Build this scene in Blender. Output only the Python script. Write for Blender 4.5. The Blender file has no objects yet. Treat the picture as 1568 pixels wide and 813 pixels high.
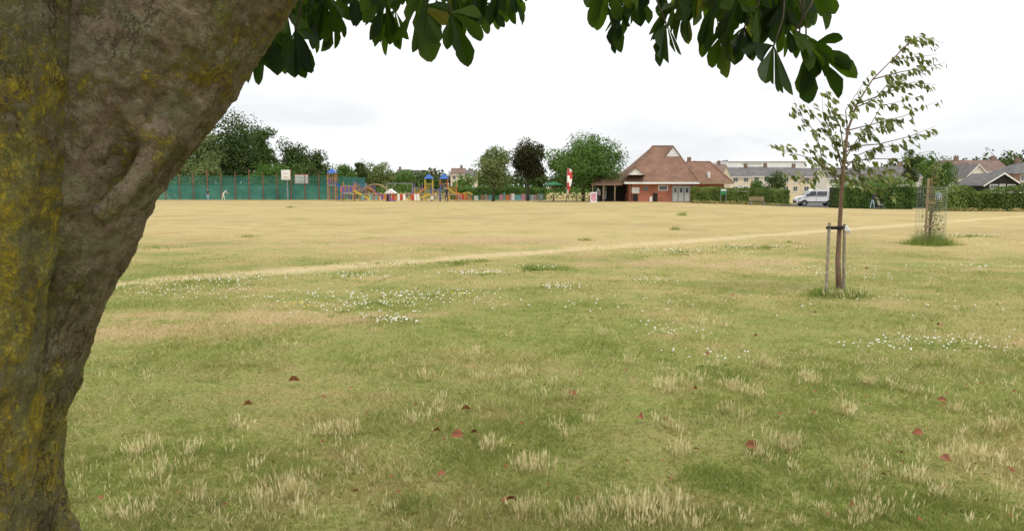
import bpy, math, random
import numpy as np
from mathutils import Vector, Matrix
random.seed(7); rng=np.random.default_rng(7)
S=bpy.context.scene
F=1176.0; H=1.7; PITCH=math.atan((406.5-286)/F); CP,SP=math.cos(PITCH),math.sin(PITCH)

def sstep(a,b,x):
    t=np.clip((x-a)/(b-a),0,1); return t*t*(3-2*t)
def gz(x,y):
    return float(-0.48*sstep(14,38,x)*sstep(42,78,y))
# survey helpers: bearing (tan) + elevation (tan) + forward distance -> world point
def W(a,b,D):
    xr=(a-784)/F; yu=(406.5-b)/F
    dy=CP+yu*SP; dz=-SP+yu*CP; t=D/dy
    return Vector((xr*t,D,H+dz*t))
def GX(a,D): return (a-784)/F*D*CP
def ZZ(b,D): return W(784,b,D).z
def ground_at(a,b):
    xr=(a-784)/F; yu=(406.5-b)/F
    dy=CP+yu*SP; dz=-SP+yu*CP; t=-H/dz
    return Vector((xr*t,dy*t,0))

# ---------------------------------------------------------------- materials
def newmat(name):
    m=bpy.data.materials.new(name); m.use_nodes=True
    nt=m.node_tree; nt.nodes.clear()
    o=nt.nodes.new('ShaderNodeOutputMaterial')
    return m,nt,o
def N(nt,t,**k):
    n=nt.nodes.new(t)
    for a,b in k.items(): setattr(n,a,b)
    return n
def sock(nt,s,v):
    if isinstance(v,bpy.types.NodeSocket): nt.links.new(v,s)
    else: s.default_value=v
def math_(nt,op,a,b=0.0,c=0.0,clamp=False):
    n=N(nt,'ShaderNodeMath',operation=op,use_clamp=clamp)
    sock(nt,n.inputs[0],a); sock(nt,n.inputs[1],b); sock(nt,n.inputs[2],c)
    return n.outputs[0]
def mix(nt,f,a,b,bt='MIX'):
    n=N(nt,'ShaderNodeMix',data_type='RGBA',blend_type=bt)
    sock(nt,n.inputs[0],f)
    for i,v in ((6,a),(7,b)):
        if not isinstance(v,bpy.types.NodeSocket) and len(v)==3: v=(*v,1)
        sock(nt,n.inputs[i],v)
    return n.outputs[2]
def noise(nt,vec,scale,detail=3,rough=.55,dist=0):
    n=N(nt,'ShaderNodeTexNoise'); n.inputs['Scale'].default_value=scale
    n.inputs['Detail'].default_value=detail; n.inputs['Roughness'].default_value=rough
    n.inputs['Distortion'].default_value=dist
    if vec is not None: nt.links.new(vec,n.inputs['Vector'])
    return n.outputs['Fac']
def rng_(nt,v,a,b,c=0.,d=1.,smooth=False):
    n=N(nt,'ShaderNodeMapRange',clamp=True)
    if smooth: n.interpolation_type='SMOOTHSTEP'
    sock(nt,n.inputs[0],v)
    for i,x in enumerate((a,b,c,d)): n.inputs[i+1].default_value=x
    return n.outputs[0]
def pmat(name,c1,c2=None,scale=3,rough=.85,bump=0,spec=.3,metal=0):
    m,nt,o=newmat(name)
    if c2 is None: c2=tuple(x*.72 for x in c1)
    tc=N(nt,'ShaderNodeTexCoord').outputs['Object']
    f=rng_(nt,noise(nt,tc,scale,4,.6),.35,.65)
    col=mix(nt,f,c1,c2)
    p=N(nt,'ShaderNodeBsdfPrincipled'); nt.links.new(col,p.inputs['Base Color'])
    p.inputs['Roughness'].default_value=rough; p.inputs['Metallic'].default_value=metal
    p.inputs['Specular IOR Level'].default_value=spec
    if bump:
        b=N(nt,'ShaderNodeBump'); b.inputs['Strength'].default_value=bump
        nt.links.new(noise(nt,tc,scale*6,4),b.inputs['Height']); nt.links.new(b.outputs[0],p.inputs['Normal'])
    nt.links.new(p.outputs[0],o.inputs[0]); return m
def leafmat(name,c1,c2,trans=.3,tcol=None,gloss=0.0,c3=None):
    m,nt,o=newmat(name)
    at=N(nt,'ShaderNodeAttribute',attribute_name='tint').outputs['Fac']
    col=mix(nt,at,c1,c2)
    if c3: col=mix(nt,rng_(nt,at,.86,1.0),col,c3)
    d=N(nt,'ShaderNodeBsdfDiffuse'); nt.links.new(col,d.inputs[0])
    t=N(nt,'ShaderNodeBsdfTranslucent')
    tc=mix(nt,1.0,col,tcol or (1.2,1.3,.6),'MULTIPLY'); nt.links.new(tc,t.inputs[0])
    ms=N(nt,'ShaderNodeMixShader'); ms.inputs[0].default_value=trans
    nt.links.new(d.outputs[0],ms.inputs[1]); nt.links.new(t.outputs[0],ms.inputs[2])
    out=ms.outputs[0]
    if gloss:
        g=N(nt,'ShaderNodeBsdfGlossy'); g.inputs['Roughness'].default_value=.45; g.inputs[0].default_value=(.8,.85,.8,1)
        m2=N(nt,'ShaderNodeMixShader'); m2.inputs[0].default_value=gloss
        nt.links.new(out,m2.inputs[1]); nt.links.new(g.outputs[0],m2.inputs[2]); out=m2.outputs[0]
    nt.links.new(out,o.inputs[0]); return m
def tilemat(name,c1,c2,mortar,scale,bw=.5,rh=.25):
    m,nt,o=newmat(name)
    tc=N(nt,'ShaderNodeTexCoord').outputs['Object']
    sx=N(nt,'ShaderNodeSeparateXYZ'); nt.links.new(tc,sx.inputs[0])
    cx=N(nt,'ShaderNodeCombineXYZ')
    nt.links.new(math_(nt,'ADD',sx.outputs[0],sx.outputs[1]),cx.inputs[0]); nt.links.new(sx.outputs[2],cx.inputs[1])
    b=N(nt,'ShaderNodeTexBrick'); nt.links.new(cx.outputs[0],b.inputs['Vector'])
    b.inputs['Color1'].default_value=(*c1,1); b.inputs['Color2'].default_value=(*c2,1); b.inputs['Mortar'].default_value=(*mortar,1)
    b.inputs['Scale'].default_value=scale; b.inputs['Brick Width'].default_value=bw; b.inputs['Row Height'].default_value=rh
    b.inputs['Mortar Size'].default_value=.015
    n=rng_(nt,noise(nt,tc,.9,5,.65),.3,.7,.7,1.2)
    hv=N(nt,'ShaderNodeHueSaturation'); nt.links.new(b.outputs['Color'],hv.inputs['Color']); nt.links.new(n,hv.inputs['Value'])
    p=N(nt,'ShaderNodeBsdfPrincipled'); nt.links.new(hv.outputs[0],p.inputs['Base Color']); p.inputs['Roughness'].default_value=.9
    p.inputs['Specular IOR Level'].default_value=.2
    nt.links.new(p.outputs[0],o.inputs[0]); return m

# ---------------------------------------------------------------- mesh helpers
def link(o): S.collection.objects.link(o); return o
def empty(name,loc=(0,0,0),rz=0):
    e=bpy.data.objects.new(name,None); e.location=loc; e.rotation_euler=(0,0,rz); e.empty_display_size=.3
    return link(e)
class MB:
    def __init__(s): s.v=[];s.f=[];s.m=[];s.mats=[]
    def mi(s,m):
        if m not in s.mats: s.mats.append(m)
        return s.mats.index(m)
    def add(s,vs,fs,m):
        b=len(s.v); s.v+= [tuple(v) for v in vs]; k=s.mi(m)
        for f in fs: s.f.append([i+b for i in f]); s.m.append(k)
    def box(s,x0,x1,y0,y1,z0,z1,m,M=None):
        vs=[Vector((x,y,z)) for z in (z0,z1) for x,y in ((x0,y0),(x1,y0),(x1,y1),(x0,y1))]
        if M: vs=[M@v for v in vs]
        s.add(vs,[(3,2,1,0),(4,5,6,7),(0,1,5,4),(1,2,6,5),(2,3,7,6),(3,0,4,7)],m)
    def prismY(s,poly,y0,y1,m):
        n=len(poly)
        vs=[(x,y0,z) for x,z in poly]+[(x,y1,z) for x,z in poly]
        fs=[tuple(range(n)),tuple(range(2*n-1,n-1,-1))]+[(i,i+n,(i+1)%n+n,(i+1)%n) for i in range(n)]
        s.add(vs,fs,m)
    def tube(s,pts,rad,m,seg=8,cap=True):
        pts=[Vector(p) for p in pts]; n=len(pts)
        if not hasattr(rad,'__len__'): rad=[rad]*n
        vs=[];pu=None
        for i,p in enumerate(pts):
            t=(pts[min(i+1,n-1)]-pts[max(i-1,0)]).normalized()
            if pu is None:
                pu=Vector((0,0,1)) if abs(t.z)<.9 else Vector((1,0,0))
            u=(pu-t*pu.dot(t)).normalized(); w=t.cross(u); pu=u
            for k in range(seg):
                a=2*math.pi*k/seg; vs.append(p+(u*math.cos(a)+w*math.sin(a))*rad[i])
        fs=[]
        for i in range(n-1):
            for k in range(seg):
                fs.append((i*seg+k,i*seg+(k+1)%seg,(i+1)*seg+(k+1)%seg,(i+1)*seg+k))
        if cap: fs+=[tuple(range(seg-1,-1,-1)),tuple(range((n-1)*seg,n*seg))]
        s.add(vs,fs,m)
    def obj(s,name,smooth=False,parent=None,loc=None):
        me=bpy.data.meshes.new(name); me.from_pydata(s.v,[],s.f)
        for m in s.mats: me.materials.append(m)
        me.polygons.foreach_set('material_index',s.m)
        if smooth: me.polygons.foreach_set('use_smooth',[True]*len(s.f))
        me.update()
        o=link(bpy.data.objects.new(name,me))
        if loc is not None: o.location=loc
        if parent: o.parent=parent
        return o
def fastmesh(name,V,Fc,mat,tint=None,parent=None,smooth=False):
    V=np.asarray(V,dtype=np.float32).reshape(-1,3); Fc=np.asarray(Fc,dtype=np.int32); k=Fc.shape[1]
    me=bpy.data.meshes.new(name); me.vertices.add(len(V)); me.vertices.foreach_set('co',V.ravel())
    me.loops.add(Fc.size); me.loops.foreach_set('vertex_index',Fc.ravel())
    me.polygons.add(len(Fc)); me.polygons.foreach_set('loop_start',np.arange(len(Fc),dtype=np.int32)*k)
    me.polygons.foreach_set('loop_total',np.full(len(Fc),k,dtype=np.int32))
    if smooth: me.polygons.foreach_set('use_smooth',np.ones(len(Fc),dtype=bool))
    me.update(calc_edges=True)
    if tint is not None:
        a=me.attributes.new('tint','FLOAT','POINT'); a.data.foreach_set('value',np.asarray(tint,dtype=np.float32))
    me.materials.append(mat)
    o=link(bpy.data.objects.new(name,me))
    if parent: o.parent=parent
    return o
def unit(a): return a/np.maximum(np.linalg.norm(a,axis=1,keepdims=True),1e-6)
def leafquads(C,L,Wd,axis,nrm):
    axis=unit(axis); side=unit(np.cross(nrm,axis))
    L=L[:,None]; Wd=Wd[:,None]
    a=C-axis*L*.5; b=C+side*Wd*.5; c=C+axis*L*.5; d=C-side*Wd*.5
    V=np.stack([a,b,c,d],1).reshape(-1,3); n=len(C)
    return V,np.arange(n*4).reshape(n,4)

# ---------------------------------------------------------------- ground tint (shared by soil sheet and blades)
def grass_tint(nt):
    pos=N(nt,'ShaderNodeNewGeometry').outputs['Position']
    s=N(nt,'ShaderNodeSeparateXYZ'); nt.links.new(pos,s.inputs[0]); X,Y=s.outputs[0],s.outputs[1]
    fl=N(nt,'ShaderNodeCombineXYZ'); nt.links.new(X,fl.inputs[0]); nt.links.new(Y,fl.inputs[1]); pos=fl.outputs[0]
    n1=noise(nt,pos,.16,3,.55); n2=noise(nt,pos,.75,4,.6); n3=noise(nt,pos,3.5,4,.65); n4=noise(nt,pos,22,3,.7); nb=noise(nt,pos,.06,4,.6)
    st=mix(nt,rng_(nt,n2,.36,.62),(.37,.28,.13),(.48,.395,.18))
    st=mix(nt,rng_(nt,nb,.4,.6,0,.8),st,(.48,.385,.18))
    st=mix(nt,rng_(nt,n1,.50,.62,0,.7),st,(.43,.30,.16))
    st=mix(nt,rng_(nt,noise(nt,pos,.33,5,.7),.53,.64,0,.6),st,(.32,.295,.10))
    gr=mix(nt,rng_(nt,n3,.3,.7),(.145,.185,.040),(.28,.285,.090))
    gr=mix(nt,rng_(nt,noise(nt,pos,9,4,.7),.52,.70,0,.6),gr,(.33,.285,.12))
    g0=rng_(nt,Y,30,9,-.22,.92)
    g=math_(nt,'ADD',g0,math_(nt,'MULTIPLY_ADD',n1,2.0,-1.0))
    g=math_(nt,'ADD',g,math_(nt,'MULTIPLY_ADD',n2,2.4,-1.2))
    g=math_(nt,'ADD',g,math_(nt,'MULTIPLY_ADD',n3,1.8,-.9),clamp=True)
    for cx,cy,rx,ry in ((-4.4,8.9,2.0,.75),(-3.1,10.0,1.8,.5),(-6.0,7.2,1.6,.5),(4.2,17.0,2.8,.8),(-1.5,24.5,5,1.5),(6.5,8.2,1.2,.4)):
        ax=math_(nt,'DIVIDE',math_(nt,'SUBTRACT',X,cx),rx); ay=math_(nt,'DIVIDE',math_(nt,'SUBTRACT',Y,cy),ry)
        rr=math_(nt,'ADD',math_(nt,'MULTIPLY',ax,ax),math_(nt,'MULTIPLY',ay,ay))
        rr=math_(nt,'ADD',rr,math_(nt,'MULTIPLY_ADD',n3,3.2,-1.6)); rr=math_(nt,'ADD',rr,math_(nt,'MULTIPLY_ADD',n2,3.,-1.5))
        k=rng_(nt,rr,.1,1.8,1,0,True)
        st=mix(nt,math_(nt,'MULTIPLY',k,.6),st,(.45,.315,.18)); g=math_(nt,'MULTIPLY',g,math_(nt,'SUBTRACT',1.0,math_(nt,'MULTIPLY',k,.75)))
    col=mix(nt,g,st,gr)
    d=math_(nt,'SUBTRACT',Y,math_(nt,'MULTIPLY_ADD',X,.85,19.4))
    d=math_(nt,'ADD',d,math_(nt,'MULTIPLY_ADD',n2,2.0,-1.0))
    d=math_(nt,'ABSOLUTE',d)
    pm=math_(nt,'MULTIPLY',rng_(nt,d,.15,1.1,.95,0,True),rng_(nt,n3,.32,.58,.35,1))
    col=mix(nt,pm,col,(.58,.465,.265))
    hv=N(nt,'ShaderNodeHueSaturation'); nt.links.new(col,hv.inputs['Color'])
    nt.links.new(rng_(nt,n4,.25,.75,.66,1.26),hv.inputs['Value'])
    return hv.outputs[0],pos
m_ground,nt,o=newmat('grass_ground')
col,pos=grass_tint(nt)
p=N(nt,'ShaderNodeBsdfPrincipled'); nt.links.new(col,p.inputs['Base Color']); p.inputs['Roughness'].default_value=.95; p.inputs['Specular IOR Level'].default_value=.05
bmp=N(nt,'ShaderNodeBump'); bmp.inputs['Strength'].default_value=.6; bmp.inputs['Distance'].default_value=.04
nt.links.new(noise(nt,pos,14,5,.75),bmp.inputs['Height']); nt.links.new(bmp.outputs[0],p.inputs['Normal']); nt.links.new(p.outputs[0],o.inputs[0])
m_blade,nt,o=newmat('grass_blade')
col,pos=grass_tint(nt)
at=N(nt,'ShaderNodeAttribute',attribute_name='tint').outputs['Fac']
c2=mix(nt,rng_(nt,at,.66,.90),col,(.56,.50,.29))
c2=mix(nt,rng_(nt,at,.42,.14),c2,(.16,.215,.045))
hv=N(nt,'ShaderNodeHueSaturation'); hv.inputs['Value'].default_value=1.35; nt.links.new(c2,hv.inputs['Color']); c2=hv.outputs[0]
d=N(nt,'ShaderNodeBsdfDiffuse'); nt.links.new(c2,d.inputs[0])
t=N(nt,'ShaderNodeBsdfTranslucent'); nt.links.new(c2,t.inputs[0])
ms=N(nt,'ShaderNodeMixShader'); ms.inputs[0].default_value=.48
nt.links.new(d.outputs[0],ms.inputs[1]); nt.links.new(t.outputs[0],ms.inputs[2]); nt.links.new(ms.outputs[0],o.inputs[0])

u=np.linspace(-1,1,141); xs=np.sinh(u*5)/np.sinh(5)*900
v=np.linspace(0,1,171); ys=-60+np.sinh(v*4)/np.sinh(4)*1500
XX,YY=np.meshgrid(xs,ys); ZG=-0.48*sstep(14,38,XX)*sstep(42,78,YY)
nx,ny=len(xs),len(ys)
idx=np.arange(nx*ny).reshape(ny,nx)
Fc=np.stack([idx[:-1,:-1],idx[:-1,1:],idx[1:,1:],idx[1:,:-1]],-1).reshape(-1,4)
fastmesh('ground',np.stack([XX,YY,ZG],-1).reshape(-1,3),Fc,m_ground,smooth=True)

def vnoise(x,y,sc,seed):
    r=np.random.default_rng(seed).random((64,64)); x=x*sc+100; y=y*sc+100
    xi=np.floor(x).astype(int); yi=np.floor(y).astype(int); fx=x-xi; fy=y-yi
    fx=fx*fx*(3-2*fx); fy=fy*fy*(3-2*fy)
    g=lambda a,b:r[a%64,b%64]
    return (g(xi,yi)*(1-fx)+g(xi+1,yi)*fx)*(1-fy)+(g(xi,yi+1)*(1-fx)+g(xi+1,yi+1)*fx)*fy
n=480000
D=np.exp(rng.uniform(math.log(2.3),math.log(34),n)); x=rng.uniform(-.82,.82,n)*D*1.0+rng.uniform(-1,1,n)
y=D
cl=vnoise(x,y,1.1,1)*.5+vnoise(x,y,5,2)*.5
keep=(rng.random(n)<.3+cl)&(rng.random(n)>sstep(12,34,D)*1.0); x,y,D,cl=x[keep],y[keep],D[keep],cl[keep]; n=len(x)
h=(.012+.050*cl**2)*rng.uniform(.5,1.6,n)*(1-.35*sstep(8,25,D))
w=.0022*(1+.12*D)*rng.uniform(.7,1.3,n)
a=rng.uniform(0,2*np.pi,n); lean=rng.uniform(.3,1.6,n)*h
b0=np.stack([x-np.cos(a)*w,y-np.sin(a)*w,np.full(n,-.002)],1); b1=np.stack([x+np.cos(a)*w,y+np.sin(a)*w,np.full(n,-.002)],1)
a2=rng.uniform(0,2*np.pi,n)
tp=np.stack([x+np.cos(a2)*lean,y+np.sin(a2)*lean,h],1)
tv=np.clip(rng.normal(.48,.2,n)+(vnoise(x,y,1.3,5)-.5)*.35,0,1)
fastmesh('grass',np.stack([b0,b1,tp],1).reshape(-1,3),np.arange(n*3).reshape(n,3),m_blade,np.repeat(tv,3))

m_seed=leafmat('seed_head',(.52,.47,.22),(.92,.85,.58),.48,(1,.98,.9))
def tufts(name,pts,mat,seed=3):
    r=np.random.default_rng(seed); V=[];Fa=[];T=[];b=0
    for (px,py,sc,ns) in pts:
        tb_=r.uniform(-.25,.25)
        for k in range(ns):
            a=r.uniform(0,6.28); rr=abs(r.normal(0,.038))*sc; bx=px+math.cos(a)*rr; by=py+math.sin(a)*rr
            hh=r.uniform(.03,.105)*sc; le=Vector((math.cos(a),math.sin(a),0))*r.uniform(0,.35)*hh+Vector((r.normal(0,.009),r.normal(0,.009),0))
            base=Vector((bx,by,0)); top=base+le+Vector((0,0,hh)); d=(top-base).normalized(); hl=min(hh*.65,r.uniform(.03,.048)*sc); tip=top+d*.008
            hb=top-d*hl; tt=min(1,max(0,r.uniform(0.1,1)+tb_)); ang=r.uniform(0,3.14)
            for o_ in (0,1.57):
                s=Vector((math.cos(ang+o_),math.sin(ang+o_),0)); s=(s-d*s.dot(d)).normalized()
                w1=.0012*sc; wh=r.uniform(.0030,.0052)*sc
                if o_==0:
                    V+=[base-s*w1,base+s*w1,hb+s*w1,hb-s*w1]; Fa.append((b,b+1,b+2,b+3)); T+=[tt*.4]*4; b+=4
                V+=[hb,hb.lerp(top,.5)+s*wh,tip,hb.lerp(top,.5)-s*wh]; Fa.append((b,b+1,b+2,b+3)); T+=[tt]*4; b+=4
            for q in range(6):
                p0=hb.lerp(top,r.uniform(.1,1)); q1=Vector((r.normal(0,1),r.normal(0,1),r.uniform(.3,1.5)))
                dv=(d*1.6+q1*.7).normalized()*r.uniform(.014,.026)*sc; s=d.cross(q1).normalized()*.0009*sc
                V+=[p0-s,p0+s,p0+dv,p0+dv*.99]; Fa.append((b,b+1,b+2,b+3)); T+=[tt]*4; b+=4
    return fastmesh(name,[tuple(v) for v in V],Fa,mat,T)
pts=[]
def addt(a,b,sc,ns):
    g=ground_at(a,b)
    for k in range(max(1,ns//9)):
        pts.append((g.x+random.gauss(0,.055)*sc,g.y+random.gauss(0,.07)*sc,sc*random.uniform(.75,1.15),random.randint(13,24)))
for (a,b,s_,n_) in [(745,690,1.1,40),(655,582,1.1,35),(660,640,1.1,35),(540,665,1.15,45),(485,670,1,30),(450,760,1.2,55),(440,775,1.2,30),(810,720,1.2,65),(820,790,1.1,35),(1000,790,1.2,70),(1040,795,1.1,50),(940,780,1.1,40),(890,795,1,40),(1025,600,1.1,50),(1050,590,1.1,45),(1095,500,1.2,35),(930,512,1.1,28),(780,515,1,22),(730,545,1,22),(442,530,.9,18),(220,690,1.1,50),(280,700,1.1,22),(180,800,1.1,45),(300,765,1,20),(375,655,1,22),(345,650,.9,15),(1470,630,1,30),(1530,655,1.1,40),(1465,700,1.1,42),(1500,705,1.1,38),(1410,740,1,35),(1330,800,1.1,35),(1290,630,1.1,45),(1230,585,1.1,50),(1180,560,1.1,40),(1110,590,1,40),(1160,610,1,40),(1285,730,1,30),(1210,690,1.1,45),(1170,700,1,35),(1490,520,1,20),(1410,510,1,20),(1540,540,1,20),(1345,590,1.1,45),(1380,530,1,32),(800,575,1.1,40),(740,585,1,35),(860,615,1,32),(1010,655,1.1,40),(850,670,1,35),(620,650,1,35),(1410,440,1.2,24),(1450,430,1.1,20),(910,640,1,30),(960,560,1,30),(870,590,1,25),(1330,560,1,30),(1400,600,1,30),(1250,550,1,30),(1120,600,1,30),(1050,705,1,30),(1130,640,1,25),(700,625,1,20),(240,725,1,25)]:
    addt(a,b,s_,n_)
r_=random.Random(11)
cnt=0
while cnt<330:
    a=r_.uniform(110,1568); b=488+ (813-488)*r_.random()**.9
    wgt=.12+.88*min(1,max(0,(a-400)/900)) if b<640 else .5
    g=ground_at(a,b)
    cn=float(vnoise(np.array([g.x]),np.array([g.y]),.9,8)[0])
    if r_.random()<wgt*max(0,(cn-.42)*2.5):
        pts.append((g.x,g.y,r_.uniform(.5,1.0),r_.randint(3,14))); cnt+=1
for k in range(260):
    x=r_.uniform(-9,14); y=r_.uniform(2.5,16)
    if abs(x)>y*.66 or (y>9 and x>2): pts.append((x,y,r_.uniform(.6,1.1),r_.randint(4,16)))
tufts('wild_barley_tufts',pts,m_seed)

m_gt=leafmat('tuft_green',(.16,.23,.045),(.36,.41,.13),.48,(1,1,.8))
def grass_clumps(name,cl,mat,seed=5):
    r=np.random.default_rng(seed); Vs=[];T=[]
    for (x,y,z,rad,hh,n) in cl:
        n=int(n*1.3); q=r.normal(0,.5,(n,2))*rad; q+=np.stack([vnoise(q[:,0]+x,q[:,1],3,4)-.5,vnoise(q[:,0],q[:,1]+y,3,6)-.5],1)*rad*.8
        ang=r.uniform(0,6.28,n); h=hh*r.uniform(.2,1,n)**1.3*np.exp(-(q**2).sum(1)/rad**2*.6)
        w=np.full(n,.003*(1+.07*y)); l=h*r.uniform(.3,1.1,n); a2=r.uniform(0,6.28,n)
        bx=x+q[:,0]; by=y+q[:,1]; zz=np.full(n,z)
        A=np.stack([bx-np.cos(ang)*w,by-np.sin(ang)*w,zz],1);B=np.stack([bx+np.cos(ang)*w,by+np.sin(ang)*w,zz],1)
        C=np.stack([bx+np.cos(a2)*l,by+np.sin(a2)*l,zz+h],1); Vs.append(np.stack([A,B,C],1).reshape(-1,3)); T.append(np.repeat(r.uniform(0,1,n),3))
    V=np.concatenate(Vs); return fastmesh(name,V,np.arange(len(V)).reshape(-1,3),mat,np.concatenate(T))
cl=[]
for (a,b,rad,hh,n) in [(620,775,.2,.05,600),(1100,740,.3,.06,1200),(1110,575,.35,.07,900),(830,412,.7,.14,1100),(700,405,.6,.11,600),(730,400,.4,.1,300),(1155,380,1.2,.1,900),(1040,387,1.5,.08,900),(895,368,.3,.15,120),(1045,330,.3,.4,90),(1037,352,.25,.3,90),(380,363,.5,.15,100),(445,318,.5,.25,80),(590,495,.7,.04,1300),(560,470,1.,.045,1300),(250,440,1.6,.07,1500),(320,432,1.2,.08,900),(240,380,1,.1,150),(1480,362,1.2,.1,700),(860,440,.6,.05,450),(735,420,.7,.06,500),(550,425,1.2,.07,700),(640,455,1.2,.06,1000),(1480,530,.7,.05,700),(1000,432,.6,.05,300),(1440,560,.5,.06,400),(600,405,.8,.08,250),(1100,800,.25,.05,400),(960,395,.7,.07,200),(1210,372,.7,.08,200),(500,405,.6,.06,200),(1450,780,.5,.04,900),(1250,650,.3,.05,400),(380,560,.5,.04,500),(850,640,.3,.05,400),(700,700,.35,.04,500),(1350,700,.4,.04,600),(560,730,.3,.04,500)]:
    g=ground_at(a,b); cl.append((g.x,g.y,0,rad,hh,n))
grass_clumps('long_grass_patches',cl,m_gt)

m_wh=pmat('clover_white',(.88,.88,.82),(.75,.75,.68),40,.9); m_yel=pmat('buttercup_yellow',(.8,.65,.06),None,40)
mb=MB(); r_=random.Random(4)
def dot(x,y,z,s,m):
    mb.add([(x-s,y,z),(x,y-s,z),(x+s,y,z),(x,y+s,z),(x,y,z+s*.8),(x,y,z-s*.6)],[(0,1,4),(1,2,4),(2,3,4),(3,0,4),(1,0,5),(2,1,5),(3,2,5),(0,3,5)],m)
for (a,b,rx,ry,n,m) in [(600,495,.35,.28,45,0),(570,470,1.3,.9,120,0),(640,455,1.4,.7,100,0),(735,421,.75,.3,60,0),(250,445,1.6,.9,90,0),(350,432,1.2,.5,55,0),(860,443,.5,.4,34,0),(550,425,1.2,.6,50,0),(1040,386,1.6,1.0,65,0),(1155,380,1.2,.8,60,0),(1480,362,1.4,.8,55,0),(1350,535,.6,.4,34,0),(1475,530,.9,.5,60,0),(1020,512,.5,.5,24,0),(995,433,.4,.3,20,0),(440,472,.35,.5,20,1),(1310,420,2,1.5,55,0),(1500,412,1.8,1,45,0),(700,455,.3,.3,14,1),(1100,550,.4,.3,14,0),(830,412,.6,.3,24,0),(900,470,3,1,45,0),(400,455,1.5,.8,40,0),(1400,470,2,1,30,0)]:
    g=ground_at(a,b)
    for k in range(n):
        x=g.x+r_.gauss(0,.5)*rx; y=g.y+r_.gauss(0,.5)*ry
        dot(x,y,r_.uniform(.045,.075),r_.uniform(.007,.012)*(1+g.y*.03),m_yel if m else m_wh)
mb.obj('clover_flowers')

m_dead=pmat('dead_leaf',(.33,.11,.05),(.18,.075,.035),30,.7)
mb=MB()
P=[(460,590,.11),(1435,503,.1),(690,676,.09),(985,650,.08),(793,778,.1),(1438,710,.09),(870,610,.08),(1080,548,.08),(1068,603,.08),(705,637,.08),(372,630,.08),(1128,458,.1),(668,740,.07),(1250,484,.08),(540,600,.05),(1395,672,.08),(1160,520,.07),(1450,622,.07),(660,673,.08),(500,617,.05),(1140,690,.09),(960,575,.07),(1330,415,.08),(720,672,.07),(1430,497,.07)]
for k in range(130): P.append((r_.uniform(100,1568),r_.uniform(480,813),r_.uniform(.02,.045)))
for a,b,s in P:
    g=ground_at(a,b); M=Matrix.Translation((g.x,g.y,.04))@Matrix.Rotation(r_.uniform(0,6.28),4,'Z')@Matrix.Rotation(r_.uniform(-.9,.9),4,'X')
    prof=[(0,0),(.3,.28),(.65,.34),(1,.0)]
    vs=[];fs=[]
    for t,w_ in prof:
        z=.25*math.sin(t*3)*s
        vs+=[M@Vector((t*s,-w_*s,z+w_*s*.5)),M@Vector((t*s,0,z)),M@Vector((t*s,w_*s,z+w_*s*.4))]
    for i in range(3): fs+=[(i*3,i*3+1,i*3+4,i*3+3),(i*3+1,i*3+2,i*3+5,i*3+4)]
    mb.add(vs,fs,m_dead)
mb.obj('fallen_leaves')

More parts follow.
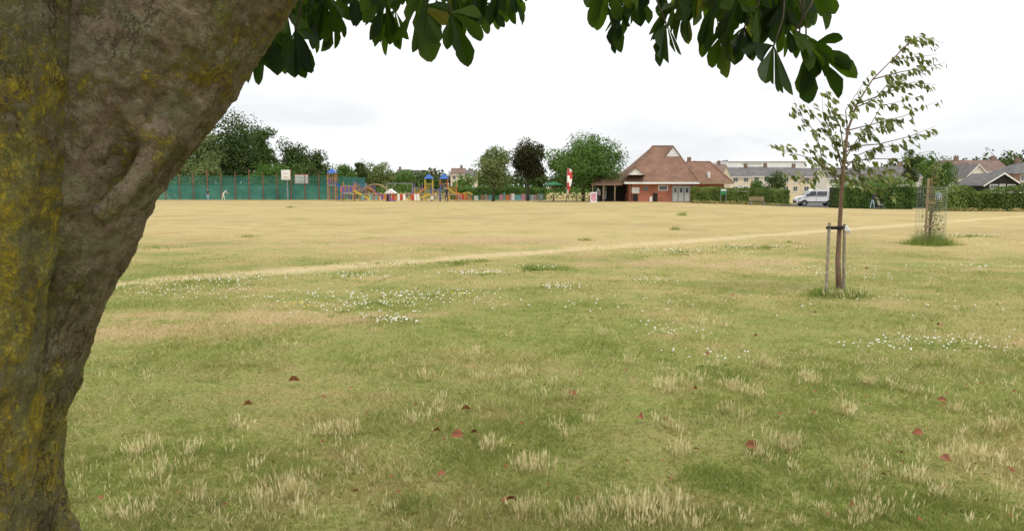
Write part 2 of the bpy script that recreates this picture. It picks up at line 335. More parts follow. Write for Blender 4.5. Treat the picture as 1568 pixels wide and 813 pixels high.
# ---------------------------------------------------------------- foreground chestnut tree
def barkmat(name,oldstem):
    m,nt,o=newmat(name)
    pos=N(nt,'ShaderNodeTexCoord').outputs['Object']
    ry=.0 if oldstem else .5
    mp=N(nt,'ShaderNodeMapping',vector_type='TEXTURE'); mp.inputs['Scale'].default_value=(1,1,2.0); mp.inputs['Rotation'].default_value=(0,ry,0); nt.links.new(pos,mp.inputs[0]); pv=mp.outputs[0]
    mp2=N(nt,'ShaderNodeMapping',vector_type='TEXTURE'); mp2.inputs['Scale'].default_value=(1.4,1.4,.5); mp2.inputs['Rotation'].default_value=(0,ry,0); nt.links.new(pos,mp2.inputs[0]); ph=mp2.outputs[0]
    sx=N(nt,'ShaderNodeSeparateXYZ'); nt.links.new(pos,sx.inputs[0])
    if oldstem: old=rng_(nt,sx.outputs[2],-5,-4,0,1)
    else: old=rng_(nt,math_(nt,'ADD',sx.outputs[2],math_(nt,'MULTIPLY_ADD',noise(nt,pos,6,4,.6),.6,-.3)),1.60,1.42,.25,1,True)
    na=noise(nt,pv,20,7,.78); nbk=noise(nt,pos,55,6,.82); nh=noise(nt,ph,42,4,.7); nl=noise(nt,pos,3.2,3,.5)
    base=mix(nt,rng_(nt,na,.38,.60),(.20,.14,.095),(.42,.335,.235))
    base=mix(nt,rng_(nt,nl,.47,.62,0,.5),base,(.26,.165,.115))
    base=mix(nt,rng_(nt,nbk,.42,.60,0,.7),base,(.17,.12,.085))
    base=mix(nt,rng_(nt,nh,.57,.64,0,.45),base,(.52,.46,.35))
    base=mix(nt,math_(nt,'MULTIPLY',old,.55),base,(.14,.115,.06))
    fine=rng_(nt,noise(nt,pos,95,5,.88),.43,.54)
    l1=math_(nt,'ADD',noise(nt,pos,6.5,10,.86,.2),math_(nt,'MULTIPLY_ADD',old,.085,-.030))
    l1=rng_(nt,l1,.50,.55)
    l1=math_(nt,'MULTIPLY',l1,math_(nt,'MULTIPLY_ADD',fine,.55,.42))
    lc=mix(nt,rng_(nt,noise(nt,pos,9,7,.8),.44,.56),(.52,.39,.035),(.31,.31,.11))
    lc=mix(nt,rng_(nt,noise(nt,pos,60,5,.85),.47,.62,0,.6),lc,(.15,.14,.04))
    l2=rng_(nt,math_(nt,'ADD',noise(nt,pos,12,9,.86),math_(nt,'MULTIPLY_ADD',old,.07,-.02)),.50,.56,0,.85)
    c=mix(nt,math_(nt,'MULTIPLY',l2,math_(nt,'MULTIPLY_ADD',fine,.5,.5)),base,(.27,.26,.16))
    c=mix(nt,l1,c,lc)
    f1=math_(nt,'ABSOLUTE',math_(nt,'SUBTRACT',noise(nt,pv,13,6,.7,.15),.5))
    crack=math_(nt,'MULTIPLY',rng_(nt,f1,.0,.018,1,0),rng_(nt,noise(nt,pos,7,3),.48,.57))
    c=mix(nt,math_(nt,'MULTIPLY',crack,math_(nt,'MULTIPLY_ADD',old,.45,.3)),c,(.05,.035,.02))
    p=N(nt,'ShaderNodeBsdfPrincipled'); nt.links.new(c,p.inputs['Base Color']); p.inputs['Roughness'].default_value=.95; p.inputs['Specular IOR Level'].default_value=.1
    hgt=math_(nt,'ADD',math_(nt,'MULTIPLY',nbk,1.1),math_(nt,'MULTIPLY',l1,.5)); hgt=math_(nt,'ADD',hgt,math_(nt,'MULTIPLY',na,.8)); hgt=math_(nt,'SUBTRACT',hgt,math_(nt,'MULTIPLY',crack,.6)); hgt=math_(nt,'ADD',hgt,math_(nt,'MULTIPLY',nh,.3))
    b=N(nt,'ShaderNodeBump'); b.inputs['Strength'].default_value=1.0; b.inputs['Distance'].default_value=.012; nt.links.new(hgt,b.inputs['Height']); nt.links.new(b.outputs[0],p.inputs['Normal'])
    nt.links.new(p.outputs[0],o.inputs[0]); return m
m_bark=barkmat('smooth_limb_bark',False); m_bark_old=barkmat('lichen_stem_bark',True)
chest=empty('horse_chestnut_tree',(0,0,0))
mb=MB()
def tb(lst,D0,tail,mat):
    k=D0/F; ps=[];rs=[]
    for a,b_,r in lst: ps.append(W(a,b_,D0)); rs.append(r*k)
    for q,r in tail: ps.insert(0,Vector(q)); rs.insert(0,r)
    P2=[];R2=[]
    for i in range(len(ps)-1):
        for s in range(6):
            t=s/6; P2.append(ps[i].lerp(ps[i+1],t)); R2.append(rs[i]*(1-t)+rs[i+1]*t)
    P2.append(ps[-1]);R2.append(rs[-1])
    for it in range(4):
        P2=[P2[0]]+[(P2[i-1]+P2[i]*2+P2[i+1])/4 for i in range(1,len(P2)-1)]+[P2[-1]]
    mb.tube(P2,R2,mat,28)
def bark_mods(tr):
    rm=tr.modifiers.new('remesh','REMESH'); rm.mode='VOXEL'; rm.voxel_size=.0065; rm.use_smooth_shade=True
    sm=tr.modifiers.new('smooth','SMOOTH'); sm.iterations=3
    for nm,size,st_ in (('big',.16,.024),('mid',.05,.012),('fine',.018,.010)):
        tx=bpy.data.textures.new('bark_'+nm,'CLOUDS'); tx.noise_scale=size; tx.noise_depth=3
        dm=tr.modifiers.new(nm,'DISPLACE'); dm.texture=tx; dm.strength=st_; dm.texture_coords='LOCAL'; dm.mid_level=.5
tb([(-112,880,205),(-106,800,194),(-100,740,180),(-76,610,160),(2,432,146),(108,243,134),(206,103,132),(337,-79,128),(480,-300,116),(640,-560,100)],1.3,[((-1.03,1.3,.55),.25),((-1.04,1.3,.15),.34),((-1.04,1.3,-.1),.46)],m_bark)
mb.tube([W(205,190,1.20),W(238,212,1.21),W(256,222,1.23)],[.018,.028,.016],m_bark,10)
mb.tube([W(250,216,1.225),W(228,250,1.195),W(195,290,1.18),W(150,335,1.175)],[.016,.018,.018,.012],m_bark,10)
mb.tube([W(92,760,1.28),W(98,800,1.27),W(106,850,1.27),(-.75,1.26,.7)],[.008,.02,.03,.04],m_bark,10)
bark_mods(mb.obj('limb',True,chest))
mb=MB()
tb([(-150,880,186),(-136,760,172),(-118,600,158),(-92,430,148),(-72,300,144),(-58,150,142),(-52,20,142),(-62,-120,140),(-100,-400,136),(-140,-800,120),(-150,-1300,100)],1.13,[((-1.05,1.2,.5),.26),((-1.04,1.25,-.1),.42)],m_bark_old)
bark_mods(mb.obj('old_stem',True,chest))

m_br=pmat('branch_bark',(.12,.09,.06),(.06,.05,.035),20,.95)
m_ch=leafmat('chestnut_leaf',(.013,.028,.006),(.060,.095,.013),.46,(2.2,2.6,.5),.015,(.14,.12,.02))
LT=np.array([0,.18,.38,.58,.74,.87,.95,1.0]); LW=np.array([.05,.2,.48,.82,1.0,.78,.42,.02])
def chestnut_leaf(hub,a,nrm,size,r,V,T):
    a=a.normalized(); b=a.cross(nrm).normalized(); nrm=b.cross(a).normalized()
    nl=r.choice([5,6,7,7]); base_t=min(.95,max(0,r.gauss(.35,.3)))
    for i in range(nl):
        th=(i-(nl-1)/2)/((nl-1)/2)*math.radians(r.uniform(50,85))
        L=size*(1-.32*abs(th)/1.6)*r.uniform(.85,1.1); wd=L*r.uniform(.15,.20)
        d=a*math.cos(th)+b*math.sin(th)+Vector((r.gauss(0,.15),r.gauss(0,.15),r.gauss(0,.12))); d.normalize(); s=d.cross(nrm+Vector((r.gauss(0,.4),r.gauss(0,.4),0))).normalized()
        tt=min(1,max(0,base_t+r.gauss(0,.2)))
        c=hub.copy(); rows=[]
        dr=r.uniform(.12,.42); fold=r.uniform(.15,.7); pt=0
        for j,t in enumerate(LT):
            if j: c=c+d*(t-pt)*L; pt=t
            d=(d+Vector((0,0,-1))*dr*.5).normalized(); s2=(s-d*s.dot(d)).normalized(); n2=s2.cross(d)
            wa=wd*LW[j]*(1+r.uniform(-.16,.12)); wb=wd*LW[j]*(1+r.uniform(-.16,.12)); rows.append((c-s2*wa+n2*wa*fold,c,c+s2*wb+n2*wb*fold))
        for j in range(len(rows)-1):
            p0,p1=rows[j],rows[j+1]
            V+=[p0[0],p0[1],p1[1],p1[0],p0[1],p0[2],p1[2],p1[1]]; T+=[tt]*8
V=[];T=[]; r=random.Random(21)
mbB=MB()
hubs=[(398,45,2.0),(418,10,2.1),(440,28,2.05),(452,55,1.9),(470,20,2.2),(500,5,2.2),(512,18,2.3),(540,-10,2.2),(560,-5,2.3),(590,12,2.1),(620,-8,2.2),(640,18,2.1),(668,10,2.2),(690,28,2.0),(700,0,2.2),(730,-10,2.2),(745,12,2.3),(765,-15,2.2),(783,-5,2.35),(405,60,2.0),(605,25,2.3),(660,-15,2.),(575,-30,2.1),(480,-15,2.4),(530,-25,2.4),(635,-28,2.5),(715,-30,2.4),(430,-20,2.4),(390,58,2.2),(750,-35,2.5),
(925,8,2.2),(945,25,2.2),(965,-5,2.3),(935,-25,2.1),(1020,45,2.1),(1035,10,2.2),(1010,-20,2.2),(1050,15,2.2),(1070,-15,2.1),(1095,15,2.0),(1110,55,2.1),(1105,-10,2.2),(1130,10,2.1),(1150,-20,2.1),(1160,20,2.0),(1185,78,2.0),(1195,10,2.1),(1180,-20,2.1),(1215,60,2.0),(1215,-10,2.1),(1235,84,2.1),(1222,70,2.05),(1240,-25,2.2),(1140,50,2.2),(1085,-40,2.2),(1200,45,2.15),(1120,-30,2.4),(1165,-35,2.4),(1060,-40,2.5),(1245,-5,2.3)]
for k in range(18): hubs.append((r.uniform(395,790),r.uniform(-50,0),r.uniform(2.2,2.8)))
for k in range(14): hubs.append((r.uniform(1000,1245),r.uniform(-50,20),r.uniform(2.2,2.7)))
for k in range(4): hubs.append((r.uniform(915,985),r.uniform(-50,0),r.uniform(2.2,2.7)))
tops=[]
for (a,b_,D0) in hubs:
    hub=W(a,b_-8,D0); ax=Vector((r.gauss(0,.45),r.gauss(0,.45),-1))
    if 1210<a<1240 and b_>40: ax=Vector((.9,0,-.6))
    nr=Vector((r.gauss(0,.9),-.5+r.gauss(0,.8),.4))
    chestnut_leaf(hub,ax,nr,r.uniform(.10,.155),r,V,T)
    up=hub+Vector((r.gauss(0,.05),r.gauss(0,.05),r.uniform(.14,.22))); mbB.tube([hub,hub.lerp(up,.5)+Vector((.01,0,0)),up],[.0025,.0022,.003],m_br,5)
    tops.append(up)
def bough(pts_,r0,r1,m=m_br):
    n_=len(pts_); mbB.tube(pts_,[r0+(r1-r0)*i/(n_-1) for i in range(n_)],m,9)
b1=[W(480,-300,1.32),Vector((-.2,1.8,2.55)),Vector((.2,2.1,2.62)),Vector((.7,2.2,2.62)),Vector((1.1,2.2,2.56))]
bough(b1,.05,.008)
b2=[W(480,-300,1.32),Vector((-.45,1.8,2.5)),Vector((-.4,2.1,2.5)),Vector((-.1,2.25,2.48))]
bough(b2,.035,.006)
for t_ in tops:
    src=min([p_ for p_ in b1[1:]+b2[1:]],key=lambda q:(q-t_).length)
    mbB.tube([t_,t_.lerp(src,.5)+Vector((0,0,.05)),src],[.003,.005,.008],m_br,5)
attract=[Vector((-1.6,2.6,4.2)),Vector((.6,3.8,4.4)),Vector((2.4,2.4,4.2)),Vector((-3,0,4.2)),Vector((0,-1.5,4.3)),Vector((2.6,-.2,4.3)),Vector((-2.6,3.6,4.4)),Vector((-1,1.3,5.6)),Vector((1.2,1.5,5.6))]
top=W(640,-560,1.3)
for q in attract: bough([top if q.x>-1 else Vector((-1.0,1.14,2.6)),(top+q)/2+Vector((0,0,.35)),q],.09,.02)
for i in range(1000):
    while True:
        x=r.uniform(-4.6,4.2); y=r.uniform(-3,5.6); z=r.uniform(2.5,6.6)
        e=((x+.4)/4.5)**2+((y-1.2)/4.4)**2+((z-4.3)/2.4)**2
        if e<1 and z>2.35+.30*max(0,y)+.05*abs(x) and not(z<4.6 and e<.35): break
    chestnut_leaf(Vector((x,y,z)),Vector((r.gauss(0,.8),r.gauss(0,.8),-.6)),Vector((r.gauss(0,.4),r.gauss(0,.4),1)),r.uniform(.15,.22),r,V,T)
mbB.obj('branches',True,chest)
Vn=np.array([tuple(q) for q in V],dtype=np.float32)
fastmesh('leaves',Vn,np.arange(len(Vn)).reshape(-1,4),m_ch,T,chest)

# ---------------------------------------------------------------- generic background tree
LM={}
def lm(key,c1,c2,tr=.22):
    if key not in LM: LM[key]=leafmat('foliage_'+key,c1,c2,tr,(1.1,1.3,.6))
    return LM[key]
M_DK=lm('dark',(.028,.055,.018),(.105,.145,.05)); M_MD=lm('mid',(.045,.100,.022),(.155,.245,.07)); M_LT=lm('light',(.08,.12,.04),(.24,.28,.12)); M_CU=lm('copper',(.026,.026,.014),(.085,.085,.04)); M_HD=lm('hedge',(.05,.09,.02),(.20,.26,.075))
m_tk=pmat('tree_trunk',(.10,.075,.05),(.05,.04,.03),4)
def tree(name,a,D,top,wpx,base_clear,mat,seed,nleaf=7000,ls=.3,nc=34):
    r=np.random.default_rng(seed)
    X=GX(a,D); z0=gz(X,D); Ht=ZZ(top,D)-z0; Wd=wpx/F*D
    e=empty(name,(X,D,z0))
    cz=(Ht+base_clear)/2; rz=(Ht-base_clear)/2; rx=Wd/2
    C=unit(r.normal(size=(nc,3)))*(r.uniform(.35,.90,nc)[:,None])
    cw=r.uniform(.15,.32,nc)
    C=C*np.array([rx,rx*.9,rz])+np.array([0,0,cz]); cr=cw*min(rx,rz)*1.4
    k=r.integers(0,nc,nleaf); u_=unit(r.normal(size=(nleaf,3)))
    rad=cr[k]*(r.uniform(.55,1.12,nleaf)+np.abs(r.normal(0,.12,nleaf)))
    P=C[k]+u_*rad[:,None]*np.array([1.1,1.1,.85])
    core=r.random(nleaf)<.22; P[core]=np.array([0,0,cz])+u_[core]*np.array([rx,rx,rz])*(r.uniform(.2,.72,core.sum())[:,None])
    nr=unit(u_+r.normal(0,.55,(nleaf,3))+np.array([0,0,.25])); ax=np.cross(nr,r.normal(size=(nleaf,3)))
    s=ls*r.uniform(.5,1.2,nleaf)
    V,Fc=leafquads(P,s,s*.75,ax,nr)
    ct=r.uniform(.1,.9,nc); tint=np.clip(ct[k]*.6+r.uniform(0,.45,nleaf),0,1)
    fastmesh('crown',V,Fc,mat,np.repeat(tint,4),e)
    mb=MB(); tr_=max(.08,Ht*.022)
    mb.tube([(0,0,-.1),(.05,0,base_clear*.6),(0,.05,base_clear+rz*.4),(0,0,cz+rz*.4)],[tr_*1.3,tr_,tr_*.8,tr_*.3],m_tk,8)
    for j in range(0,nc,3):
        c=Vector(C[j]); s0=Vector((0,0,min(c.z*.7,base_clear+rz*.5)))
        mb.tube([s0,s0.lerp(c,.5)+Vector((0,0,-.1*rz)),c],[tr_*.45,tr_*.28,tr_*.1],m_tk,5)
    mb.obj('trunk',True,e)
    return e
tree('lime_tree',262,118,222,120,.4,M_MD,1,8000,.38)
tree('willow_tree',312,112,192,60,.4,M_LT,2,8000,.3)
tree('willow_tree',285,110,236,60,.2,M_LT,22,6000,.3)
tree('oak_tree',362,116,175,110,.6,M_DK,3,16000,.34,48)
tree('oak_tree',402,122,184,50,.8,M_DK,33,7000,.35,26)
tree('maple_tree',446,112,211,60,.4,M_DK,4,9000,.32,36)
tree('maple_tree',488,116,226,54,.4,M_DK,5,7500,.32,34)
tree('ash_tree',318,104,240,44,.3,M_LT,6,4500,.26,20)
tree('ash_tree',418,104,243,90,.2,M_MD,61,6000,.27,28)
tree('ash_tree',470,106,252,70,.2,M_DK,62,5000,.27,24)
tree('conifer_tree',556,140,234,24,1,M_DK,7,3000,.3,18)
tree('poplar_tree',580,145,246,56,.5,M_LT,8,5000,.33,26)
tree('poplar_tree',530,150,250,56,.5,M_MD,9,4500,.33,24)
tree('poplar_tree',615,160,260,44,.5,M_MD,91,3000,.33,18)
tree('young_maple_tree',755,90,218,60,1.5,M_LT,10,10000,.22,38)
tree('copper_beech_tree',808,93,208,56,1.6,M_CU,11,11500,.23,40)
tree('sycamore_tree',893,91,205,134,1.3,M_MD,12,23000,.23,70)
tree('garden_tree',1432,120,236,54,.3,M_MD,13,8000,.28,32)
tree('garden_tree',1395,150,225,36,1,M_DK,14,4500,.3,24)
tree('garden_tree',1340,105,266,70,.3,M_MD,15,6000,.2,24)
tree('garden_tree',1185,150,262,50,.3,M_DK,16,3500,.27,18)
tree('garden_tree',1160,150,272,30,.3,M_MD,17,2500,.27,18)
tree('garden_tree',710,190,266,40,.3,M_MD,18,2500,.35,18)
tree('garden_tree',665,190,270,34,.3,M_DK,19,2500,.35,18)

def foliage_row(name,segs,mat,ls,dens,seed,depth=3.0):
    r=np.random.default_rng(seed); Ps=[];Ns=[];Ts=[]
    for (x0,y0,x1,y1,h0,h1,gap) in segs:
        Ln=math.hypot(x1-x0,y1-y0); nl=max(2,int(Ln/gap))
        for i in range(nl):
            t=(i+r.uniform(0,1))/nl; cx=x0+(x1-x0)*t; cy=y0+(y1-y0)*t+r.normal(0,depth*.25); hh=(h0+(h1-h0)*t)*r.uniform(.75,1.08)
            zb=gz(cx,cy); n_=dens; u_=unit(r.normal(size=(n_,3))); u_[:,2]=np.abs(u_[:,2])
            R=np.array([gap*1.0,depth*.6,hh*.55]); rr=r.uniform(.5,1.05,n_)[:,None]
            P=np.array([cx,cy,zb+hh*.45])+u_*R*rr; low=r.random(n_)<.45; P[low,2]=zb+r.uniform(0,1,low.sum())*hh*.5
            Ps.append(P); Ns.append(unit(u_+r.normal(0,.5,(n_,3)))); Ts.append(np.clip(r.uniform(.1,.9)*.6+r.uniform(0,.45,n_),0,1))
    P=np.concatenate(Ps);Nn=np.concatenate(Ns);T_=np.concatenate(Ts); s=ls*r.uniform(.6,1.3,len(P))
    V,Fc=leafquads(P,s,s*.8,np.cross(Nn,r.normal(size=P.shape)),Nn)
    return fastmesh(name,V,Fc,mat,np.repeat(T_,4))
foliage_row('distant_treeline',[(-190,260,-60,250,13,8,4),(-60,250,60,255,7.2,7.5,3),(60,300,110,280,10,10,4),(118,245,160,230,12.5,13.5,2.2),(150,240,260,230,13.5,15.5,2.2)],M_DK,1.05,330,41,8)
foliage_row('field_edge_bushes',[(-46,108,-20,106,2.6,1.8,1.6),(-20,106,14,104,1.9,2.0,1.6),(-22,125,0,125,3.0,2.6,2.2)],M_MD,.28,150,42,2.5)

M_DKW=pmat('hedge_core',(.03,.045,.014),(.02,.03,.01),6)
def hedge(name,a0,a1,D,depth,top,mat,seed,wob=.12,D1=None):
    r=np.random.default_rng(seed); D1=D1 or D
    x0,x1=GX(a0,D),GX(a1,D1); n_=int(abs(x1-x0)*1100)
    t=r.random(n_); x=x0+(x1-x0)*t; yc=D+(D1-D)*t
    hh=(ZZ(top,(D+D1)/2))-gz((x0+x1)/2,D); w=vnoise(x,x*0,1.1,seed)*wob*2.4+vnoise(x,x*0,4,seed+1)*wob
    face=r.random(n_); zt=hh+w-wob*1.5
    y=np.where(face<.6,yc+r.normal(0,.09,n_)+(vnoise(x,x*0+3,2,seed)-.5)*.3,yc+r.uniform(0,depth,n_)); zz=np.where(face<.6,r.random(n_)**.8*zt,zt+r.normal(0,.06,n_))
    end=r.random(n_)<.10; x=np.where(end,np.where(r.random(n_)<.5,x0,x1)+r.normal(0,.08,n_),x); y=np.where(end,yc+r.uniform(0,depth,n_),y); zz=np.where(end,r.random(n_)*zt,zz)
    zb=np.array([gz(a,b) for a,b in zip(x,y)]); P=np.stack([x,y,zz+zb],1)
    nr=np.where((face<.6)[:,None],np.array([0,-1,.3]),np.array([0,-.3,1]))+r.normal(0,.5,(n_,3)); nr=unit(nr); s=.13*r.uniform(.6,1.4,n_)
    V,Fc=leafquads(P,s,s*.8,np.cross(nr,r.normal(size=P.shape)),nr)
    e=empty(name,(0,0,0)); tint=np.clip(vnoise(x,zz,1.6,seed+3)*.7+r.uniform(0,.4,n_)-.05,0,1)
    fastmesh('foliage',V,Fc,mat,np.repeat(tint,4),e)
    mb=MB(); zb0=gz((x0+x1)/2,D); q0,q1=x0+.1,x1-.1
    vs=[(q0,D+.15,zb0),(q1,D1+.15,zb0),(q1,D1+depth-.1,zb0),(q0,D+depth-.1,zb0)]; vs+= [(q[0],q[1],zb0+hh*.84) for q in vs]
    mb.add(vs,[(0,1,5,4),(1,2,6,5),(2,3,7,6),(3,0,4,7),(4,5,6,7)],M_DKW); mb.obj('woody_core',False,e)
hedge('clipped_hedge',1064,1209,84,1.6,290,M_HD,51,.08)
hedge('clipped_hedge',1284,1402,76,2.5,281,M_MD,52,.35,74)
hedge('clipped_hedge',1440,1700,64,2.0,291,M_HD,53,.28,60)
hedge('clipped_hedge',1396,1445,80,2,290,M_DK,54,.2)
hedge('clipped_hedge',690,835,100,1.5,289,M_MD,55,.2)
foliage_row('dry_verge_grass',[(GX(1060,82.5),82.5,GX(1215,80),80,.42,.36,.5),(GX(1440,62.5),62.5,GX(1700,58),58,.3,.3,.6)],lm('dry',(.22,.19,.07),(.46,.38,.19)),.12,60,56,.7)

# ---------------------------------------------------------------- buildings
m_brick=tilemat('red_brick',(.44,.15,.09),(.37,.12,.075),(.38,.26,.20),4)
m_rtile=tilemat('brown_roof_tile',(.27,.155,.105),(.21,.125,.085),(.09,.06,.04),3.2)
m_slate=tilemat('slate_roof',(.19,.18,.175),(.15,.145,.14),(.09,.09,.09),3)
m_rroof=tilemat('red_roof_tile',(.25,.17,.14),(.20,.14,.115),(.09,.06,.05),3)
m_mbrick=tilemat('weathered_brick',(.27,.165,.12),(.22,.14,.10),(.27,.22,.18),4)
m_white=pmat('white_paint',(.78,.78,.76),(.68,.68,.66),2,.5); m_cream=pmat('cream_render',(.68,.60,.46),(.60,.52,.39),1.2,.9); m_wrend=pmat('white_render',(.72,.70,.65),(.62,.60,.56),1.2,.9)
m_glass=pmat('window_glass',(.06,.07,.08),(.12,.13,.14),.8,.15,0,.6); m_dark=pmat('dark_recess',(.03,.025,.022),(.02,.02,.02),3)
m_gdoor=pmat('grey_door',(.46,.48,.48),(.38,.40,.40),2,.6); m_wood=pmat('timber',(.36,.27,.16),(.24,.17,.10),8,.85); m_metal=pmat('grey_steel',(.30,.31,.32),None,6,.5,0,.5,.4)
m_blue=pmat('blue_paint',(.04,.13,.42),(.035,.10,.33),3,.5); m_red=pmat('red_paint',(.52,.05,.04),(.43,.045,.04),3,.5); m_orange=pmat('orange_paint',(.56,.21,.06),(.48,.17,.06),3,.6); m_yell=pmat('yellow_paint',(.62,.46,.08),None,3,.6); m_purp=pmat('purple_paint',(.22,.11,.36),None,3,.6)
m_green=pmat('green_paint',(.05,.22,.10),None,3,.6); m_black=pmat('black_rubber',(.02,.02,.02),(.03,.03,.03),5,.8); m_pink=pmat('pink_paint',(.58,.27,.34),None,3,.6); m_cyan=pmat('cyan_paint',(.16,.43,.45),None,3,.6)

pv=empty('brick_pavilion',(0,0,0))
D=88; x0,x1=GX(964,88),GX(1062,88); ye=100
w=MB(); w.box(x0,x1,D,ye,-.1,2.28,m_brick); w.box(x1-.01,x1+4.2,D+2.6,ye-1,-.1,2.27,m_brick)
w.obj('walls',False,pv)
r_m=MB()
ex0,ex1,ey0,ey1,ez=x0-.7,x1+.5,D-.7,ye+.5,2.2
rz_=ZZ(224,94); rxa,rxb=GX(998,94),GX(1029,94); ry=94
def hiproof(mb,ex0,ex1,ey0,ey1,ez,ra,rb,ry0,ry1,rz,m):
    vs=[(ex0,ey0,ez),(ex1,ey0,ez),(ex1,ey1,ez),(ex0,ey1,ez),(ra,ry0,rz),(rb,ry1,rz)]
    mb.add(vs,[(0,1,5,4),(1,2,5),(2,3,4,5),(3,0,4)],m)
    mb.add([(ex0,ey0,ez-.004),(ex1,ey0,ez-.004),(ex1,ey1,ez-.004),(ex0,ey1,ez-.004)],[(3,2,1,0)],m_white)
hiproof(r_m,ex0,ex1,ey0,ey1,ez,rxa,rxb,ry,ry,rz_,m_rtile)
wz=ZZ(248,94.5); hiproof(r_m,x1-3.0,GX(1121,90.4),D+1.9,ye-.3,2.18,GX(1040,94.5),GX(1086,94.5),94.5,94.5,wz,m_rtile)
for q0,q1 in (((ex0,ey0,ez),(rxa,ry,rz_)),((ex1,ey0,ez),(rxb,ry,rz_)),((rxa,ry,rz_),(rxb,ry,rz_)),((GX(1121,90.4),D+1.9,2.18),(GX(1086,94.5),94.5,wz)),((GX(1050,94.5),94.5,wz),(GX(1086,94.5),94.5,wz))): r_m.tube([q0,q1],.09,m_rtile,6)
lx=GX(906,88); r_m.add([(lx,D+.3,2.0),(x0-.75,D+.3,2.0),(x0-.75,D+4,3.1),(lx+.6,D+4,3.1)],[(0,1,2,3)],m_rtile)
r_m.obj('roof',False,pv)
t_=MB()
t_.box(lx,x0-.75,D+.26,D+.296,1.85,2.02,m_mbrick); t_.box(lx+.2,x0-.05,D+3.4,D+3.9,0,2.3,m_dark)
for q in (lx+.15,lx+1.4,lx+2.7): t_.box(q-.06,q+.06,D+.35,D+.47,0,1.95,m_wood)
t_.box(lx+.5,lx+1.1,D+3.33,D+3.395,.9,1.7,m_cyan); t_.box(lx+1.6,lx+2.1,D+3.33,D+3.395,.2,1.8,m_gdoor)
t_.box(ex0,ex1,ey0-.04,ey0-.003,ez-.2,ez+.02,m_white); t_.box(ex0-.04,ex0-.003,ey0,ey1,ez-.2,ez+.02,m_wood)
t_.box(x1+.5,GX(1121,90.4),D+1.85,D+1.89,2.0,2.2,m_wood)
gx=GX(1028,92.6); gzv=ZZ(226,92.6)
t_.add([(gx-.9,92.0,gzv-1.15),(gx+.9,92.0,gzv-1.15),(gx,92.0,gzv+.05)],[(0,1,2)],m_white)
t_.add([(gx-1.05,91.85,gzv-1.2),(gx,91.85,gzv+.12),(gx,94.2,gzv+.12),(gx-1.05,94,gzv-1.2)],[(0,1,2,3)],m_rtile)
t_.add([(gx+1.05,91.85,gzv-1.2),(gx,91.85,gzv+.12),(gx,94.2,gzv+.12),(gx+1.05,94,gzv-1.2)],[(3,2,1,0)],m_rtile)
g0=GX(974,86.6); zt=ZZ(257,86.6)
t_.add([(g0-.95,87.0,zt-.8),(g0+.95,87.0,zt-.8),(g0,87.0,zt)],[(0,1,2)],m_white)
t_.add([(g0-1.1,86.8,zt-.95),(g0,86.8,zt+.05),(g0,90,zt+.05),(g0-1.1,89.4,zt-.95)],[(0,1,2,3)],m_rtile)
t_.add([(g0+1.1,86.8,zt-.95),(g0,86.8,zt+.05),(g0,90,zt+.05),(g0+1.1,89.4,zt-.95)],[(3,2,1,0)],m_rtile)
t_.obj('gables_and_verandah',False,pv)
d_=MB()
def dr(a0,a1,b0,b1,m,y=D-.03,t=.025): d_.box(GX(a0,D),GX(a1,D),y,y+t,max(.02,ZZ(b1,D)),ZZ(b0,D),m)
dr(967,979,287,296,m_white); dr(969,977,297.5,308,m_dark)
dr(985,993,286,292,m_glass); dr(1008,1023,284,292,m_white); dr(1009.5,1021.5,285,291,m_glass,D-.045,.012)
dr(1000,1007,296,309,m_dark); dr(995,999,301,309,m_white)
dr(1029,1057,284,309,m_metal); 
for a0 in (1030.5,1039.5,1048.5): dr(a0,a0+7,285.5,309,m_gdoor,D-.05,.018); dr(a0+1.5,a0+5.5,288,295,m_glass,D-.058,.006)
for yy in (90,93,96): d_.box(x0-.03,x0-.003,yy,yy+1.2,1.0,1.9,m_glass)
d_.tube([(x0+.2,D-.06,0),(x0+.2,D-.06,2.1)],.04,m_dark,6); d_.tube([(x1-.15,D-.06,0),(x1-.15,D-.06,2.1)],.04,m_dark,6)
d_.obj('doors_and_windows',False,pv)
v_=MB()
for a,b_ in ((1046,262),(1052,264),(1084,266)):
    q=W(a,b_,91.5); v_.box(q.x-.12,q.x+.12,q.y-.6,q.y+.6,q.z-.5,q.z+.2,m_white)
q=W(1056,242,95.5); v_.box(q.x-.2,q.x+.2,q.y,q.y+.5,q.z-2,q.z+.1,m_mbrick)
v_.obj('roof_vents',False,pv)

sb=empty('sandwich_board',(GX(909,84),84,0)); mk=MB()
mk.add([(-.35,-.25,0),(.35,-.25,0),(.35,0,1.1),(-.35,0,1.1),(-.35,.25,0),(.35,.25,0)],[(0,1,2,3),(5,4,3,2)],m_white)
mk.add([(-.28,-.223,.15),(.28,-.223,.15),(.28,-.025,1.0),(-.28,-.025,1.0)],[(0,1,2,3)],m_pink); mk.obj('boards',False,sb)

